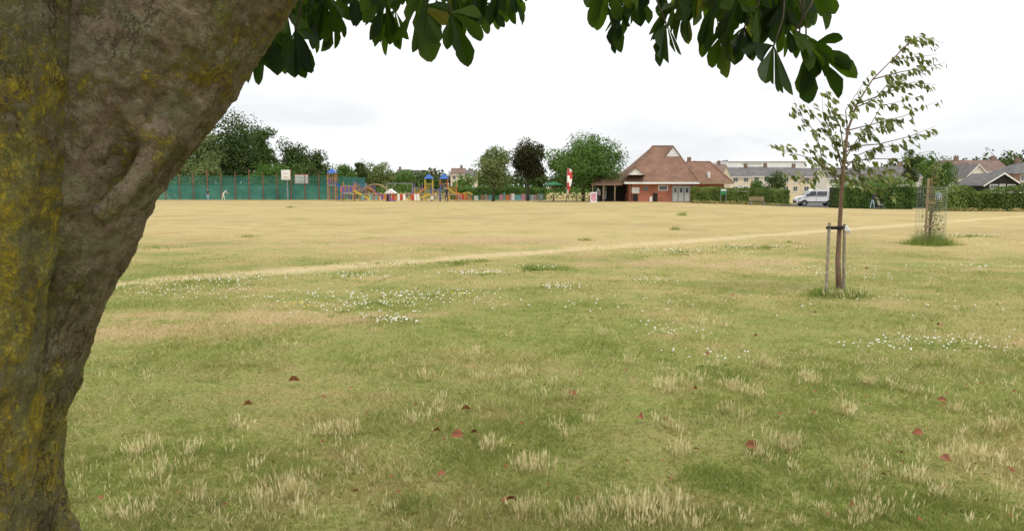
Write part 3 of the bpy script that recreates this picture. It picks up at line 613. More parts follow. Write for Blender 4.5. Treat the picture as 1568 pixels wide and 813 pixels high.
def house(name,a0,a1,D,eave,ridge,depth,wall,roof,bays=2,gable='side',chim=(.1,.9),floors=2,bay_gable=None):
    xa,xb=GX(a0,D),GX(a1,D); ze=ZZ(eave,D); zr=ZZ(ridge,D+depth/2); z0=gz(xa,D)-.1
    e=empty(name,((xa+xb)/2,D,0)); hw=(xb-xa)/2
    w=MB(); w.box(-hw,hw,0,depth,z0,ze,wall)
    rf=MB()
    if gable=='side':
        w.add([(-hw,0,ze),(-hw,depth,ze),(-hw,depth/2,zr)],[(0,1,2)],wall); w.add([(hw,0,ze),(hw,depth,ze),(hw,depth/2,zr)],[(2,1,0)],wall)
        rf.add([(-hw-.05,-.35,ze-.2),(hw+.05,-.35,ze-.2),(hw+.05,depth/2,zr+.08),(-hw-.05,depth/2,zr+.08)],[(0,1,2,3)],roof)
        rf.add([(-hw-.05,depth+.35,ze-.2),(hw+.05,depth+.35,ze-.2),(hw+.05,depth/2,zr+.08),(-hw-.05,depth/2,zr+.08)],[(3,2,1,0)],roof)
        rf.box(-hw-.05,hw+.05,-.40,-.352,ze-.34,ze-.19,m_white)
    elif gable=='front':
        w.add([(-hw,0,ze),(hw,0,ze),(0,0,zr)],[(0,1,2)],wall)
        for s in (-1,1):
            rf.add([(s*(hw+.35),-.35,ze-.25),(0,-.35,zr+.08),(0,depth,zr+.08),(s*(hw+.35),depth,ze-.25)],[(0,1,2,3)],roof)
            rf.add([(s*(hw+.4),-.37,ze-.42),(s*(hw+.4),-.37,ze-.2),(0,-.37,zr+.1),(0,-.37,zr-.15)],[(0,1,2,3)],m_white)
    else:
        hiproof(rf,-hw-.3,hw+.3,-.3,depth+.3,ze,-hw*.4,hw*.4,depth/2,depth/2,zr,roof)
    w.obj('walls',False,e); rf.obj('roof',False,e)
    wn=MB(); fh=(ze+.1)/floors
    for fl in range(floors):
        for b in range(bays):
            cx=-hw+(b+.5)*2*hw/bays; zc=fl*fh+fh*.56; ww=min(.62,hw/bays*.5); hh=min(.62,fh*.3)
            wn.box(cx-ww,cx+ww,-.05,-.003,zc-hh,zc+hh,m_white); wn.box(cx-ww+.09,cx-.03,-.07,-.052,zc-hh+.09,zc+hh-.09,m_glass); wn.box(cx+.03,cx+ww-.09,-.07,-.052,zc-hh+.09,zc+hh-.09,m_glass)
            wn.box(cx-ww-.1,cx+ww+.1,-.1,-.051,zc-hh-.14,zc-hh-.01,m_white)
    if bays%2==0: wn.box(-.5,.45,-.04,-.002,z0+.1,2.1,m_gdoor)
    wn.obj('windows',False,e)
    if chim:
        c=MB()
        for t in chim:
            cx=-hw+2*hw*t; c.box(cx-.38,cx+.38,depth/2-.3,depth/2+.3,zr-.9,zr+.75,m_mbrick); c.box(cx-.43,cx+.43,depth/2-.35,depth/2+.35,zr+.75,zr+.86,m_mbrick)
            for s in (-.2,.2): c.tube([(cx+s,depth/2,zr+.86),(cx+s,depth/2,zr+1.15)],[.11,.09],m_rroof,8)
        c.obj('chimneys',False,e)
    if bay_gable:
        bx=-hw+2*hw*bay_gable; g=MB(); g.add([(bx-1.6,-.6,ze-.3),(bx+1.6,-.6,ze-.3),(bx,-.6,ze+1.5)],[(0,1,2)],m_wrend)
        g.box(bx-1.4,bx+1.4,-.6,-.01,z0,ze-.3,m_wrend)
        for s in (-1,1): g.add([(bx+s*1.85,-.8,ze-.45),(bx,-.8,ze+1.6),(bx,depth/2,ze+1.6),(bx+s*1.85,depth*.3,ze-.45)],[(0,1,2,3)],roof)
        g.box(bx-.8,bx+.8,-.66,-.605,ze-1.6,ze-.5,m_glass); g.obj('bay',False,e)
    return e
house('terraced_house',1118,1150,185,270,257,8,m_cream,m_slate,2,chim=(.95,))
house('terraced_house',1150.3,1182,185.3,269,256,8,m_wrend,m_slate,2,chim=(.9,))
house('terraced_house',1182.3,1225,185,270,257,8,m_cream,m_slate,3,chim=(.96,))
house('terraced_house',1225.3,1264,185.4,270,258,8,m_cream,m_slate,2,chim=())
house('terraced_house',1266,1316,165,272,258,8,m_wrend,m_slate,3,chim=())
house('terraced_house',1316.3,1368,165.3,270,256,8,m_cream,m_slate,3,chim=(.1,))
house('terraced_house',1368.3,1412,165,270,255,8,m_wrend,m_slate,2,chim=(.5,))
house('terraced_house',1080,1117,200,263,252,8,m_cream,m_rroof,2,chim=(.7,))
house('gabled_house',1480,1512,150,270,253,9,m_wrend,m_slate,2,'front',())
house('semi_detached_house',1452,1548,158,262,246,9,m_wrend,m_rroof,4,'side',(.3,.9),bay_gable=.25)
house('bungalow',1508,1562,118,282,266,8,m_dark,m_slate,2,'front',())
house('semi_detached_house',1552,1640,150,266,249,9,m_mbrick,m_slate,3,'hip',(.3,))
for i,(a0,a1,e_,r0,wm,rm_,Dd,ch_) in enumerate([(606,628,268,260,m_cream,m_slate,260,(.2,)),(628.4,650,269,261,m_mbrick,m_slate,262,()),(650.3,668,268,262,m_wrend,m_rroof,270,(.8,)),(690,712,267,258,m_cream,m_rroof,240,(.7,)),(712.4,730,270,261,m_cream,m_slate,240,()),(1055,1080,260,252,m_mbrick,m_rroof,230,(.5,))]):
    house('terraced_house',a0,a1,Dd,e_,r0,8,wm,rm_,2,chim=ch_)
e=empty('factory_building',(GX(1172,260),260,0)); m_clad=pmat('white_cladding',(.74,.76,.78),(.64,.66,.69),.3,.5)
mk=MB(); hw=13.5; zt=ZZ(247,260)
mk.box(-hw,hw,0,25,0,zt,m_clad); mk.add([(-hw*.95,-.3,zt),(hw,-.3,zt),(hw*.75,8,zt+2.0),(-hw*.8,8,zt+.7)],[(0,1,2,3)],m_clad)
mk.add([(-hw*.8,8,zt+.7),(hw*.75,8,zt+2.0),(hw,20,zt),(-hw,20,zt)],[(0,1,2,3)],m_clad)
mk.box(-hw,hw,-.2,-.16,zt-.3,zt-.1,m_gdoor); mk.box(-hw*.6,-hw*.1,-.1,-.02,zt-1.1,zt-.6,m_gdoor)
mk.obj('shed',False,e)
e=empty('street_lamp',(GX(1246,110),110,gz(45,110))); mk=MB(); mk.tube([(0,0,0),(0,0,5.4),(.5,-.1,5.8),(.9,-.1,5.8)],[.08,.05,.04,.04],m_metal,6); mk.box(.7,1.3,-.2,0,5.76,5.88,m_metal); mk.obj('column',False,e)

m_asph=pmat('asphalt',(.11,.11,.105),(.07,.07,.07),2,.9)
xs_=np.linspace(27,62,36); ys_=np.linspace(78,100,22); X_,Y_=np.meshgrid(xs_,ys_); Z_=-0.48*sstep(14,38,X_)*sstep(42,78,Y_)+.03
ix=np.arange(X_.size).reshape(X_.shape); fastmesh('car_park',np.stack([X_,Y_,Z_],-1).reshape(-1,3),np.stack([ix[:-1,:-1],ix[:-1,1:],ix[1:,1:],ix[1:,:-1]],-1).reshape(-1,4),m_asph)

# ---------------------------------------------------------------- van
def van(a,D,rz):
    X=GX(a,D); e=empty('white_van',(X,D,gz(X,D)+.03),rz); L=4.3
    m_b=pmat('van_white',(.80,.80,.80),(.76,.76,.77),1,.3,0,.5)
    b=MB(); prof=[(-L/2,.32),(-L/2-.02,.7),(-L/2+.12,.93),(-L/2+.95,1.12),(-L/2+1.5,1.68),(-L/2+1.75,1.8),(0.4,1.84),(L/2-.18,1.82),(L/2-.03,1.5),(L/2,.32)]
    n=len(prof); vs=[]
    for y in (-.78,-.84,.84,.78):
        for x,z in prof:
            yy=y*(1-.10*max(0,(z-1.0))/.84)
            vs.append((x*.97 if abs(y)<.8 else x,yy,z if abs(y)>.8 else .32+(z-.32)*1.015))
    fs=[tuple(range(n))]+[(k*n+i,(k+1)*n+i,(k+1)*n+(i+1)%n,k*n+(i+1)%n) for k in range(3) for i in range(n)]+[tuple(range(4*n-1,3*n-1,-1))]
    b.add(vs,fs,m_b); o_=b.obj('body',False,e)
    bv=o_.modifiers.new('b','BEVEL'); bv.width=.03; bv.segments=2; bv.limit_method='ANGLE'
    g=MB()
    for s in (-1,1):
        y=lambda z:s*(.86*(1-.10*max(0,z-1)/.84)+.004)
        def q(pl,m): g.add([(x,y(z),z) for x,z in pl],[tuple(range(len(pl)))],m)
        q([(-L/2+1.05,1.14),(-L/2+1.52,1.6),(-L/2+2.0,1.62),(-L/2+2.0,1.12)],m_glass)
        q([(-.02,1.14),(-.02,1.6),(1.0,1.6),(1.0,1.14)],m_glass)
        q([(-L/2+.1,.36),(-L/2+.1,.5),(L/2-.1,.5),(L/2-.1,.36)],m_black)
        q([(L/2-.12,.9),(L/2-.12,1.35),(L/2-.05,1.35),(L/2-.05,.9)],m_red)
        q([(-L/2+.12,.74),(-L/2+.4,.95),(-L/2+.42,.86),(-L/2+.14,.66)],m_metal)
        q([(-.12,.5),(-.12,1.65),(-.10,1.65),(-.10,.5)],m_black); q([(1.15,.5),(1.15,1.65),(1.17,1.65),(1.17,.5)],m_black)
        for wx in (-L/2+.8,L/2-.85):
            g.tube([(wx,s*.68,.31),(wx,s*.87,.31)],.31,m_black,20); g.tube([(wx,s*.871,.31),(wx,s*.885,.31)],.19,m_metal,14)
            q([(wx+.38*math.cos(t),.31+.38*math.sin(t)) for t in np.linspace(0,math.pi,12)],m_dark)
        g.box(-L/2+1.0,-L/2+1.2,s*.9-.08,s*.9+.08,1.12,1.28,m_black)
    g.add([(-L/2+.97,-.68,1.16),(-L/2+.97,.68,1.16),(-L/2+1.44,.64,1.65),(-L/2+1.44,-.64,1.65)],[(0,3,2,1)],m_glass)
    g.box(-L/2-.05,-L/2-.02,-.6,.6,.36,.52,m_black); g.box(L/2,L/2+.05,-.7,.7,.36,.52,m_black)
    for s in (-1,1): g.box(L/2+.003,L/2+.02,s*.35-.28,s*.35+.28,1.15,1.6,m_glass)
    g.obj('windows_and_wheels',False,e)
van(1249,84,math.radians(-6))

# ---------------------------------------------------------------- court, hoops
m_net,nt,o=newmat('windbreak_net')
tcn=N(nt,'ShaderNodeTexCoord').outputs['Object']
d=N(nt,'ShaderNodeBsdfDiffuse'); nt.links.new(mix(nt,rng_(nt,noise(nt,tcn,.8,4),.35,.65),(.045,.16,.13),(.075,.23,.185)),d.inputs[0])
tp_=N(nt,'ShaderNodeBsdfTransparent'); ms=N(nt,'ShaderNodeMixShader')
sx=N(nt,'ShaderNodeSeparateXYZ'); nt.links.new(tcn,sx.inputs[0])
nt.links.new(rng_(nt,sx.outputs[2],2.0,2.05,.88,.42),ms.inputs[0]); nt.links.new(tp_.outputs[0],ms.inputs[1]); nt.links.new(d.outputs[0],ms.inputs[2]); nt.links.new(ms.outputs[0],o.inputs[0])
m_post=pmat('maroon_post',(.26,.09,.06),(.2,.07,.05),4,.6)
e=empty('court_fence',(0,0,0)); mk=MB(); fn=MB()
xa,xb=GX(190,97),GX(525,97)
i=0; x=xa
while x<xb:
    mk.tube([(x,96.9,0),(x,96.9,3.35+(.5 if i%3==0 else 0))],.055,m_post,6); x+=1.75; i+=1
mk.box(xa,xb,96.98,97.02,2.0,2.05,m_green); mk.box(xa,xb,96.98,97.02,3.0,3.04,m_green)
for q in ((xa,97.06,xb,97.06),(xb,97.06,xb,112),(xa,112,xb,112)): fn.add([(q[0],q[1],.05),(q[2],q[3],.05),(q[2],q[3],3.0),(q[0],q[1],3.0)],[(0,1,2,3)],m_net)
mk.obj('posts',False,e); fn.obj('net',False,e)
for a,D,bd,z in ((438,95.5,m_white,2.9),(462,99,m_red,2.4)):
    e=empty('basketball_hoop',(GX(a,D),D,0)); mk=MB()
    mk.tube([(0,.6,0),(0,.6,z),(0,.1,z+.3)],[.08,.08,.05],m_metal,8)
    hw=.55 if bd is m_white else .9
    mk.box(-hw,hw,0,.04,z-.35,z+.85,bd); mk.box(-hw+.08,hw-.08,-.02,-.003,z-.27,z+.77,m_white)
    mk.box(-.3,.3,-.03,-.022,z-.05,z-.01,m_red); mk.box(-.3,.3,-.03,-.022,z+.38,z+.42,m_red)
    ring=[(.23*math.cos(t),-.25+.23*math.sin(t),z-.05) for t in np.linspace(0,6.28,17)]; mk.tube(ring,.012,m_red,5)
    for t in np.linspace(0,6.28,11)[:-1]: mk.tube([(.23*math.cos(t),-.25+.23*math.sin(t),z-.05),(.13*math.cos(t+.3),-.25+.13*math.sin(t+.3),z-.45)],.006,m_white,4)
    mk.obj('board',False,e)

# ---------------------------------------------------------------- playground
def play_tower(a,D,post,panel,roofm,h=1.3,w=1.4,roof=True,slide=None,side=1):
    e=empty('play_tower',(GX(a,D),D,0)); mk=MB(); hw=w/2
    for sx_ in (-1,1):
        for sy in (-1,1): mk.tube([(sx_*hw,sy*hw,0),(sx_*hw,sy*hw,h+(1.45 if roof else 1.0+.3*sy))],.05,post,8)
    mk.box(-hw-.05,hw+.05,-hw-.05,hw+.05,h-.1,h,m_metal)
    for k2 in range(9): mk.box(-hw+.05+k2*(w-.1)/9,-hw+.0+(k2+.75)*(w-.1)/9,-hw-.03,-hw+.03,h+.05,h+.75,panel if k2%3 else post)
    mk.tube([(-hw,-hw,h+.78),(hw,-hw,h+.78)],.03,post,6); mk.box(-hw,-hw+.03,-hw,hw,h,h+.7,panel)
    if roof:
        z=h+1.4; mk.add([(-hw-.12,-hw-.12,z),(hw+.12,-hw-.12,z),(hw+.12,hw+.12,z),(-hw-.12,hw+.12,z),(-.1,0,z+.55),(.1,0,z+.55)],[(0,1,5,4),(1,2,5),(2,3,4,5),(3,0,4),(3,2,1,0)],roofm)
    if slide:
        pts=[(side*(hw+t*1.9),-.2,h*(1-t)**1.1+.15) for t in np.linspace(0,1,8)]
        for i in range(7):
            p0,p1=pts[i],pts[i+1]
            mk.add([(p0[0],-.5,p0[2]),(p0[0],.1,p0[2]),(p1[0],.1,p1[2]),(p1[0],-.5,p1[2])],[(0,1,2,3)],slide)
            for yy in (-.5,.1): mk.add([(p0[0],yy,p0[2]),(p1[0],yy,p1[2]),(p1[0],yy,p1[2]+.2),(p0[0],yy,p0[2]+.2)],[(0,1,2,3)],slide)
    for k2 in range(5): mk.tube([(-.3,hw+.1,.2+k2*h/5),(.3,hw+.1,.2+k2*h/5)],.025,m_metal,6)
    mk.obj('frame',False,e)
play_tower(509,93,m_orange,m_purp,m_blue,1.9,.9,True,m_blue,1)
play_tower(533,91,m_orange,m_purp,m_blue,1.0,1.4,False,m_yell,1)
play_tower(548,93,m_blue,m_orange,m_blue,1.3,1.0,False,m_blue,-1)
play_tower(566,95,m_purp,m_orange,m_blue,.9,1.0,False,m_purp,1)
play_tower(657,93,m_yell,m_orange,m_blue,1.25,.9,True,m_orange,-1)
play_tower(680,94,m_orange,m_purp,m_blue,1.25,.9,True,m_yell,1)
play_tower(640,95,m_purp,m_yell,m_blue,.8,1.0,False,m_purp,-1)
play_tower(667,90,m_blue,m_orange,m_blue,.6,1.0,False,m_yell,-1)
play_tower(692,92,m_orange,m_yell,m_blue,.8,1.0,False,m_orange,1)
for a,D,m,R in ((575,93,m_wood,1.9),(560,95,m_orange,1.5),(715,94,m_yell,.95)):
    e=empty('climbing_arch',(GX(a,D),D,0)); mk=MB()
    for yy in (-.6,.6): mk.tube([(R*math.cos(t),yy,R*1.05*math.sin(t)) for t in np.linspace(0,math.pi,13)],.06,m,8)
    for t in np.linspace(.15,math.pi-.15,10): mk.tube([(R*math.cos(t),-.6,R*1.05*math.sin(t)),(R*math.cos(t),.6,R*1.05*math.sin(t))],.035,m,6)
    mk.obj('arch',False,e)
e=empty('playhouse',(GX(597,90),90,0)); mk=MB(); mk.box(-.55,.55,0,1.2,0,.95,m_purp); mk.prismY([(-.7,.92),(.7,.92),(0,1.45)],-.15,1.35,m_white); mk.box(-.4,-.1,-.02,-.003,.0,.7,m_dark); mk.box(.12,.4,-.02,-.003,.4,.7,m_yell); mk.obj('cabin',False,e)
e=empty('swing_set',(GX(612,96),96,0)); mk=MB()
for s in (-1.6,1.6):
    mk.tube([(s,-.8,0),(s,0,2.1)],.045,m_metal,6); mk.tube([(s,.8,0),(s,0,2.1)],.045,m_metal,6)
mk.tube([(-1.6,0,2.1),(1.6,0,2.1)],.045,m_metal,6)
for s in (-.7,.7):
    for q in (-.2,.2): mk.tube([(s+q,0,2.1),(s+q,.1,.5)],.012,m_metal,4)
    mk.box(s-.25,s+.25,0,.2,.46,.5,m_black)
mk.obj('frame',False,e)
e=empty('playground_fence',(0,0,0)); mk=MB(); cols=[m_red,m_white,m_orange,m_cyan,m_yell,m_pink,m_purp,m_blue,m_cyan,m_white]
x=GX(527,88.5); i=0; rr=random.Random(5)
while x<GX(722,88.5):
    mk.tube([(x,88.5,0),(x,88.5,.95)],.02,m_yell if i%2 else m_orange,5)
    px_=784+x/88.5*F
    if 606<px_<620 or 630<px_<640: mk.box(x+.02,x+.28,88.49,88.51,.12,.85,m_red if rr.random()<.6 else m_white)
    elif rr.random()<.25: mk.box(x+.02,x+.28,88.6,88.63,.2,rr.uniform(.6,.95),rr.choice(cols))
    x+=.32; i+=1
mk.box(GX(527,88.5),GX(722,88.5),88.53,88.56,.88,.92,m_yell)
x=GX(700,93); 
while x<GX(826,93):
    wv_=rr.uniform(.15,.6); mk.box(x,x+wv_-.04,93,93.04,.08,rr.uniform(.6,.95),rr.choice([m_cyan,m_white,m_pink,m_orange,m_gdoor,m_green,m_pink,m_cyan,m_wood])); x+=wv_
mk.obj('panels',False,e)

e=empty('feather_flag',(GX(868,84),84,0)); mk=MB()
z1=ZZ(258,84); mk.tube([(0,0,0),(0,0,z1-.5),(.10,0,z1-.12),(.3,0,z1)],[.03,.022,.018,.015],m_metal,6)
zz_=np.linspace(1.0,z1-.02,15); wa=lambda z:.20+.36*min(1,(z-.9)/1.6) if z<z1-.5 else .56*(1-.35*((z-z1+.5)/.5)**2)
for i in range(14):
    za,zb=zz_[i],zz_[i+1]
    for h0,h1,mm in ((0,.5,m_white if 6<=i<=9 or i<2 else m_red),(.5,1,m_white if 4<=i<=7 or i>=12 else m_red)):
        P4=[(.03+wa(z)*h_,.12*math.sin(z*2+h_*2),z) for z,h_ in ((za,h0),(za,h1),(zb,h1),(zb,h0))]; mk.add(P4,[(0,1,2,3)],mm)
mk.obj('banner',False,e)
e=empty('picnic_parasol',(GX(848,88),88,0)); mk=MB(); mk.tube([(0,0,0),(0,0,2.2)],.03,m_wood,6)
nseg=8; vs=[(0,0,2.3)]+[(1.2*math.cos(6.283*i/nseg),1.2*math.sin(6.283*i/nseg),1.9) for i in range(nseg)]; mk.add(vs,[(0,i+1,(i+1)%nseg+1) for i in range(nseg)],m_green); mk.obj('canopy',False,e)
for a in (838,858,893):
    e=empty('picnic_table',(GX(a,86.5),86.5,0)); mk=MB(); mk.box(-.9,.9,-.35,.35,.7,.75,m_wood); mk.box(-.9,.9,-.8,-.55,.42,.46,m_wood); mk.box(-.9,.9,.55,.8,.42,.46,m_wood)
    for s in (-.7,.7):
        mk.tube([(s,-.7,0),(s,-.25,.7)],.04,m_wood,4); mk.tube([(s,.7,0),(s,.25,.7)],.04,m_wood,4); mk.tube([(s,-.75,.4),(s,.75,.4)],.035,m_wood,4)
    mk.obj('boards',False,e)
e=empty('information_sign',(GX(1108,83.4),83.4,0)); mk=MB(); 
for s in (-.3,.3): mk.tube([(s,0,0),(s,0,1.5)],.035,m_metal,6)
mk.box(-.35,.35,-.05,-.02,.85,1.5,m_green); mk.box(-.28,.28,-.06,-.052,1.25,1.42,m_white); mk.obj('panel',False,e)
a,D=1160,79.5
e=empty('park_bench',(GX(a,D),D,gz(GX(a,D),D))); mk=MB()
for k2 in range(3): mk.box(-.8,.8,-.2+k2*.14,-.09+k2*.14,.42,.45,m_wood); mk.box(-.8,.8,.24,.27,.52+k2*.13,.62+k2*.13,m_wood)
for s in (-.65,.65): mk.box(s-.03,s+.03,-.2,.23,0,.415,m_metal); mk.box(s-.03,s+.03,.275,.31,0,.9,m_metal)
mk.obj('seat',False,e)

# ---------------------------------------------------------------- people
m_skin=pmat('skin',(.50,.31,.22),(.46,.28,.2),20,.6)
def person(name,loc,rz,shirt,trous,hair,pose='stand',h=1.7):
    V={};E=[];R={}
    def j(n,p,r,par=None):
        V[n]=Vector(p);R[n]=r
        if par: E.append((par,n))
    lean={'stand':0,'push':.25,'bend':.8}[pose]
    def T(x,y,z): d=z-.92; return (x,math.sin(lean)*d+y,.92+math.cos(lean)*d)
    j('pel',(0,0,.92),.125); j('sp',T(0,0,1.12),.115,'pel'); j('ch',T(0,0,1.34),.135,'sp'); j('nk',T(0,0,1.47),.052,'ch'); j('hd',T(0,.01,1.57),.078,'nk'); j('tp',T(0,.0,1.66),.075,'hd'); j('nose',T(0,.10,1.575),.014,'hd')
    for s,t in ((-1,'l'),(1,'r')):
        j('sh'+t,T(s*.175,0,1.40),.055,'ch')
        sh=V['sh'+t]
        if pose=='stand': el=sh+Vector((s*.05,-.02,-.28)); wr=el+Vector((0,.09,-.24))
        else: el=sh+Vector((s*.04,.10,-.25)); wr=el+Vector((-s*.02,.22,-.07))
        j('el'+t,el,.042,'sh'+t); j('wr'+t,wr,.027,'el'+t); dh=(wr-el).normalized(); pm=wr+dh*.07; j('pa'+t,pm,.03,'wr'+t)
        for f in range(4):
            o_=Vector((0,(f-1.5)*.02,0)) if pose=='stand' else Vector(((f-1.5)*.02,0,0))
            l=(.07,.08,.075,.06)[f]; j('f%d'%f+t,pm+o_+dh*.03,.009,'pa'+t); j('g%d'%f+t,pm+o_*1.3+dh*(.03+l)+Vector((0,.01,-.01)),.008,'f%d'%f+t)
        j('th'+t,wr+dh*.04+Vector((-s*.03,.03,0)),.010,'pa'+t); j('tg'+t,wr+dh*.08+Vector((-s*.035,.045,0)),.009,'th'+t)
        st=.16*s if pose!='stand' else .03*s
        j('hp'+t,(s*.09,0,.86),.09,'pel'); j('kn'+t,(s*.10,st*.6+.03,.49),.06,'hp'+t); j('an'+t,(s*.10,st,.09),.04,'kn'+t); j('to'+t,(s*.11,st+.15,.04),.036,'an'+t)
    ks=list(V); me=bpy.data.meshes.new('sk'); me.from_pydata([V[k_] for k_ in ks],[(ks.index(a),ks.index(b)) for a,b in E],[])
    o_=link(bpy.data.objects.new('sk',me)); o_.modifiers.new('s','SKIN')
    for i,k_ in enumerate(ks):
        sv=me.skin_vertices[0].data[i]; sv.radius=(R[k_],R[k_]); sv.use_root=(k_=='pel')
        if k_ in('pel','sp','ch'): sv.radius=(R[k_]*1.15,R[k_]*.8)
    sd=o_.modifiers.new('d','SUBSURF'); sd.levels=1; sd.render_levels=1
    dg=bpy.context.evaluated_depsgraph_get(); m2=bpy.data.meshes.new_from_object(o_.evaluated_get(dg)); bpy.data.objects.remove(o_)
    m2.materials.clear()
    for m in (m_skin,shirt,trous,hair,m_black): m2.materials.append(m)
    hd=V['hd'];wrs=[V['wrl'],V['wrr']]
    for pl in m2.polygons:
        c=pl.center; pl.use_smooth=True
        if (c-hd).length<.15 and c.z>V['nk'].z:
            k_=3 if (c.y<hd.y-.01 or c.z>hd.z+.075) else 0
        elif min((c-V['ell']).length,(c-V['elr']).length)<.06 or min((c-q).length for q in wrs)<.19 and abs(c.x)>.14: k_=0
        elif c.z<.075: k_=4
        elif (c.z<.93 and abs(c.x)<.2): k_=2
        elif (c-V['nk']).length<.06: k_=0
        else: k_=1
        pl.material_index=k_
    e=empty(name,loc,rz); b_=link(bpy.data.objects.new('body',m2)); b_.parent=e; e.scale=(h/1.73,)*3
    mk=MB()
    for s in (-.03,.03):
        c=hd+Vector((s,.074,.02)); mk.box(c.x-.009,c.x+.009,c.y-.006,c.y+.006,c.z-.005,c.z+.005,m_black)
    c=hd+Vector((0,.072,-.04)); mk.box(c.x-.02,c.x+.02,c.y-.006,c.y+.004,c.z-.004,c.z+.004,m_red); mk.obj('face',False,e)
    return e
cB=pmat('shirt_blue',(.36,.48,.66)); cW=pmat('shirt_cream',(.75,.73,.60)); cD=pmat('trousers_dark',(.04,.045,.06)); cT=pmat('trousers_grey',(.2,.2,.2)); hB=pmat('hair_brown',(.06,.04,.025)); hG=pmat('hair_grey',(.3,.29,.27))
def PG(a,D): X=GX(a,D); return (X,D,gz(X,D))
person('woman',PG(1337,74),-math.pi/2,cD,cB,hB,'push',1.68)
person('man',PG(1438,62),math.radians(160),cB,cD,hG,'stand',1.74)
person('child',PG(341,93.5),-1.2,cW,cW,hB,'bend',1.6)
person('boy',PG(318,94),2.5,cD,cB,hB,'stand',1.45)
person('man',PG(684,88),2.8,cD,cD,hB,'stand',1.7)
person('woman',PG(916,86),2.9,cT,cD,hB,'stand',1.65)
X,D,z=PG(1349,73.8); e=empty('pushchair',(X,D,z)); mk=MB()
for yy in (-.22,.22):
    for wx in (-.25,.3):
        mk.tube([(wx,yy-.02,.13),(wx,yy+.02,.13)],.13,m_black,14); mk.tube([(wx,yy-.024,.13),(wx,yy+.024,.13)],.07,m_metal,10)
    mk.tube([(.3,yy,.13),(-.1,yy,.6),(-.42,yy,1.02)],.015,m_metal,6); mk.tube([(-.25,yy,.13),(.05,yy,.5),(.2,yy,.55)],.015,m_metal,6)
mk.tube([(-.42,-.22,1.02),(-.42,.22,1.02)],.02,m_black,6)
mk.add([(.25,-.2,.42),(.25,.2,.42),(-.08,.2,.38),(-.08,-.2,.38),(-.22,.2,.85),(-.22,-.2,.85)],[(0,1,2,3),(3,2,4,5)],m_white)
for i in range(4):
    t0,t1=1.7+i*.35,1.7+(i+1)*.35; mk.add([(-.05-.25*math.cos(t0)*1,-.23,.68+.28*math.sin(t0)),(-.05-.25*math.cos(t0),.23,.68+.28*math.sin(t0)),(-.05-.25*math.cos(t1),.23,.68+.28*math.sin(t1)),(-.05-.25*math.cos(t1),-.23,.68+.28*math.sin(t1))],[(0,1,2,3)],m_black)
mk.box(-.15,.2,-.18,.18,.16,.3,m_black); mk.obj('frame',False,e)

# ---------------------------------------------------------------- sapling
m_sb=pmat('sapling_bark',(.24,.15,.10),(.15,.09,.065),25,.8); m_sl=leafmat('cherry_leaf',(.06,.09,.02),(.24,.27,.09),.35,(1.3,1.35,.6),.05)
sp=empty('young_cherry_tree',(0,0,0)); mk=MB(); r=random.Random(9)
DS=12.0
stem=[(1285,455),(1283,400),(1286,340),(1289,290),(1293,240),(1298,200),(1312,160),(1336,122),(1366,92),(1397,62)]
sw=[W(a,b,DS+.15*math.sin(i)) for i,(a,b) in enumerate(stem)]
mk.tube(sw,[.050,.040,.033,.030,.024,.019,.014,.010,.007,.003],m_sb,10)
brs=[[(1289,285),(1262,250),(1250,205),(1228,170),(1212,150)],[(1290,262),(1272,215),(1262,180),(1248,150)],[(1293,240),(1285,200),(1275,165),(1268,140)],[(1289,275),(1250,250),(1215,235),(1178,217)],
[(1298,200),(1345,185),(1390,170),(1435,152)],[(1295,225),(1345,215),(1390,205),(1432,196)],[(1312,160),(1360,140),(1400,130),(1432,132)],[(1336,122),(1375,112),(1410,103),(1440,98)],[(1366,92),(1392,66),(1415,58),(1446,68)],[(1366,92),(1400,85),(1440,86)],
[(1292,250),(1335,243),(1375,238),(1428,240)],[(1290,268),(1320,262),(1350,270),(1390,285)],[(1290,272),(1312,282),(1340,285),(1370,292)],[(1298,205),(1290,170),(1305,140),(1330,115)],[(1310,165),(1340,150),(1352,125),(1380,105)],[(1293,245),(1310,215),(1345,195),(1370,180)],[(1291,258),(1265,262),(1245,275),(1200,262)],[(1294,235),(1325,205),(1350,160),(1400,148)],[(1291,262),(1315,238),(1340,228),(1400,222)],[(1291,255),(1280,225),(1250,190),(1235,160)],[(1290,265),(1325,272),(1365,262),(1400,268)],[(1290,270),(1270,268),(1250,240),(1238,215)]]
C=[];A=[];Nn=[];SZ=[]
for br in brs:
    dd=r.uniform(-.5,.5); P=[W(a+r.gauss(0,4),b+r.gauss(0,4),DS+dd*i/3) if i else W(a,b,DS) for i,(a,b) in enumerate(br)]
    n_=len(P); mk.tube(P,[.010-.008*i/(n_-1) for i in range(n_)],m_sb,6)
    for i in range(n_-1):
        for s in range(8):
            t=s/8
            if i==0 and t<.3: continue
            p_=P[i].lerp(P[i+1],t)
            if r.random()<.2: continue
            cx=Vector((r.gauss(.0,.04),r.gauss(0,.06),r.gauss(-.01,.04)))
            for q in range(r.choice([1,2,3,3,5])):
                off=cx+Vector((r.gauss(.01,.03),r.gauss(0,.03),r.gauss(-.01,.02)))
                ax=Vector((r.uniform(.2,1.1),r.gauss(0,.5),r.uniform(-1.0,.15)))
                C.append(p_+off+ax.normalized()*.05); A.append(ax); Nn.append(Vector((r.gauss(0,.6),r.gauss(-.4,.7),.7))); SZ.append(r.uniform(.08,.14))
V=[];T=[]
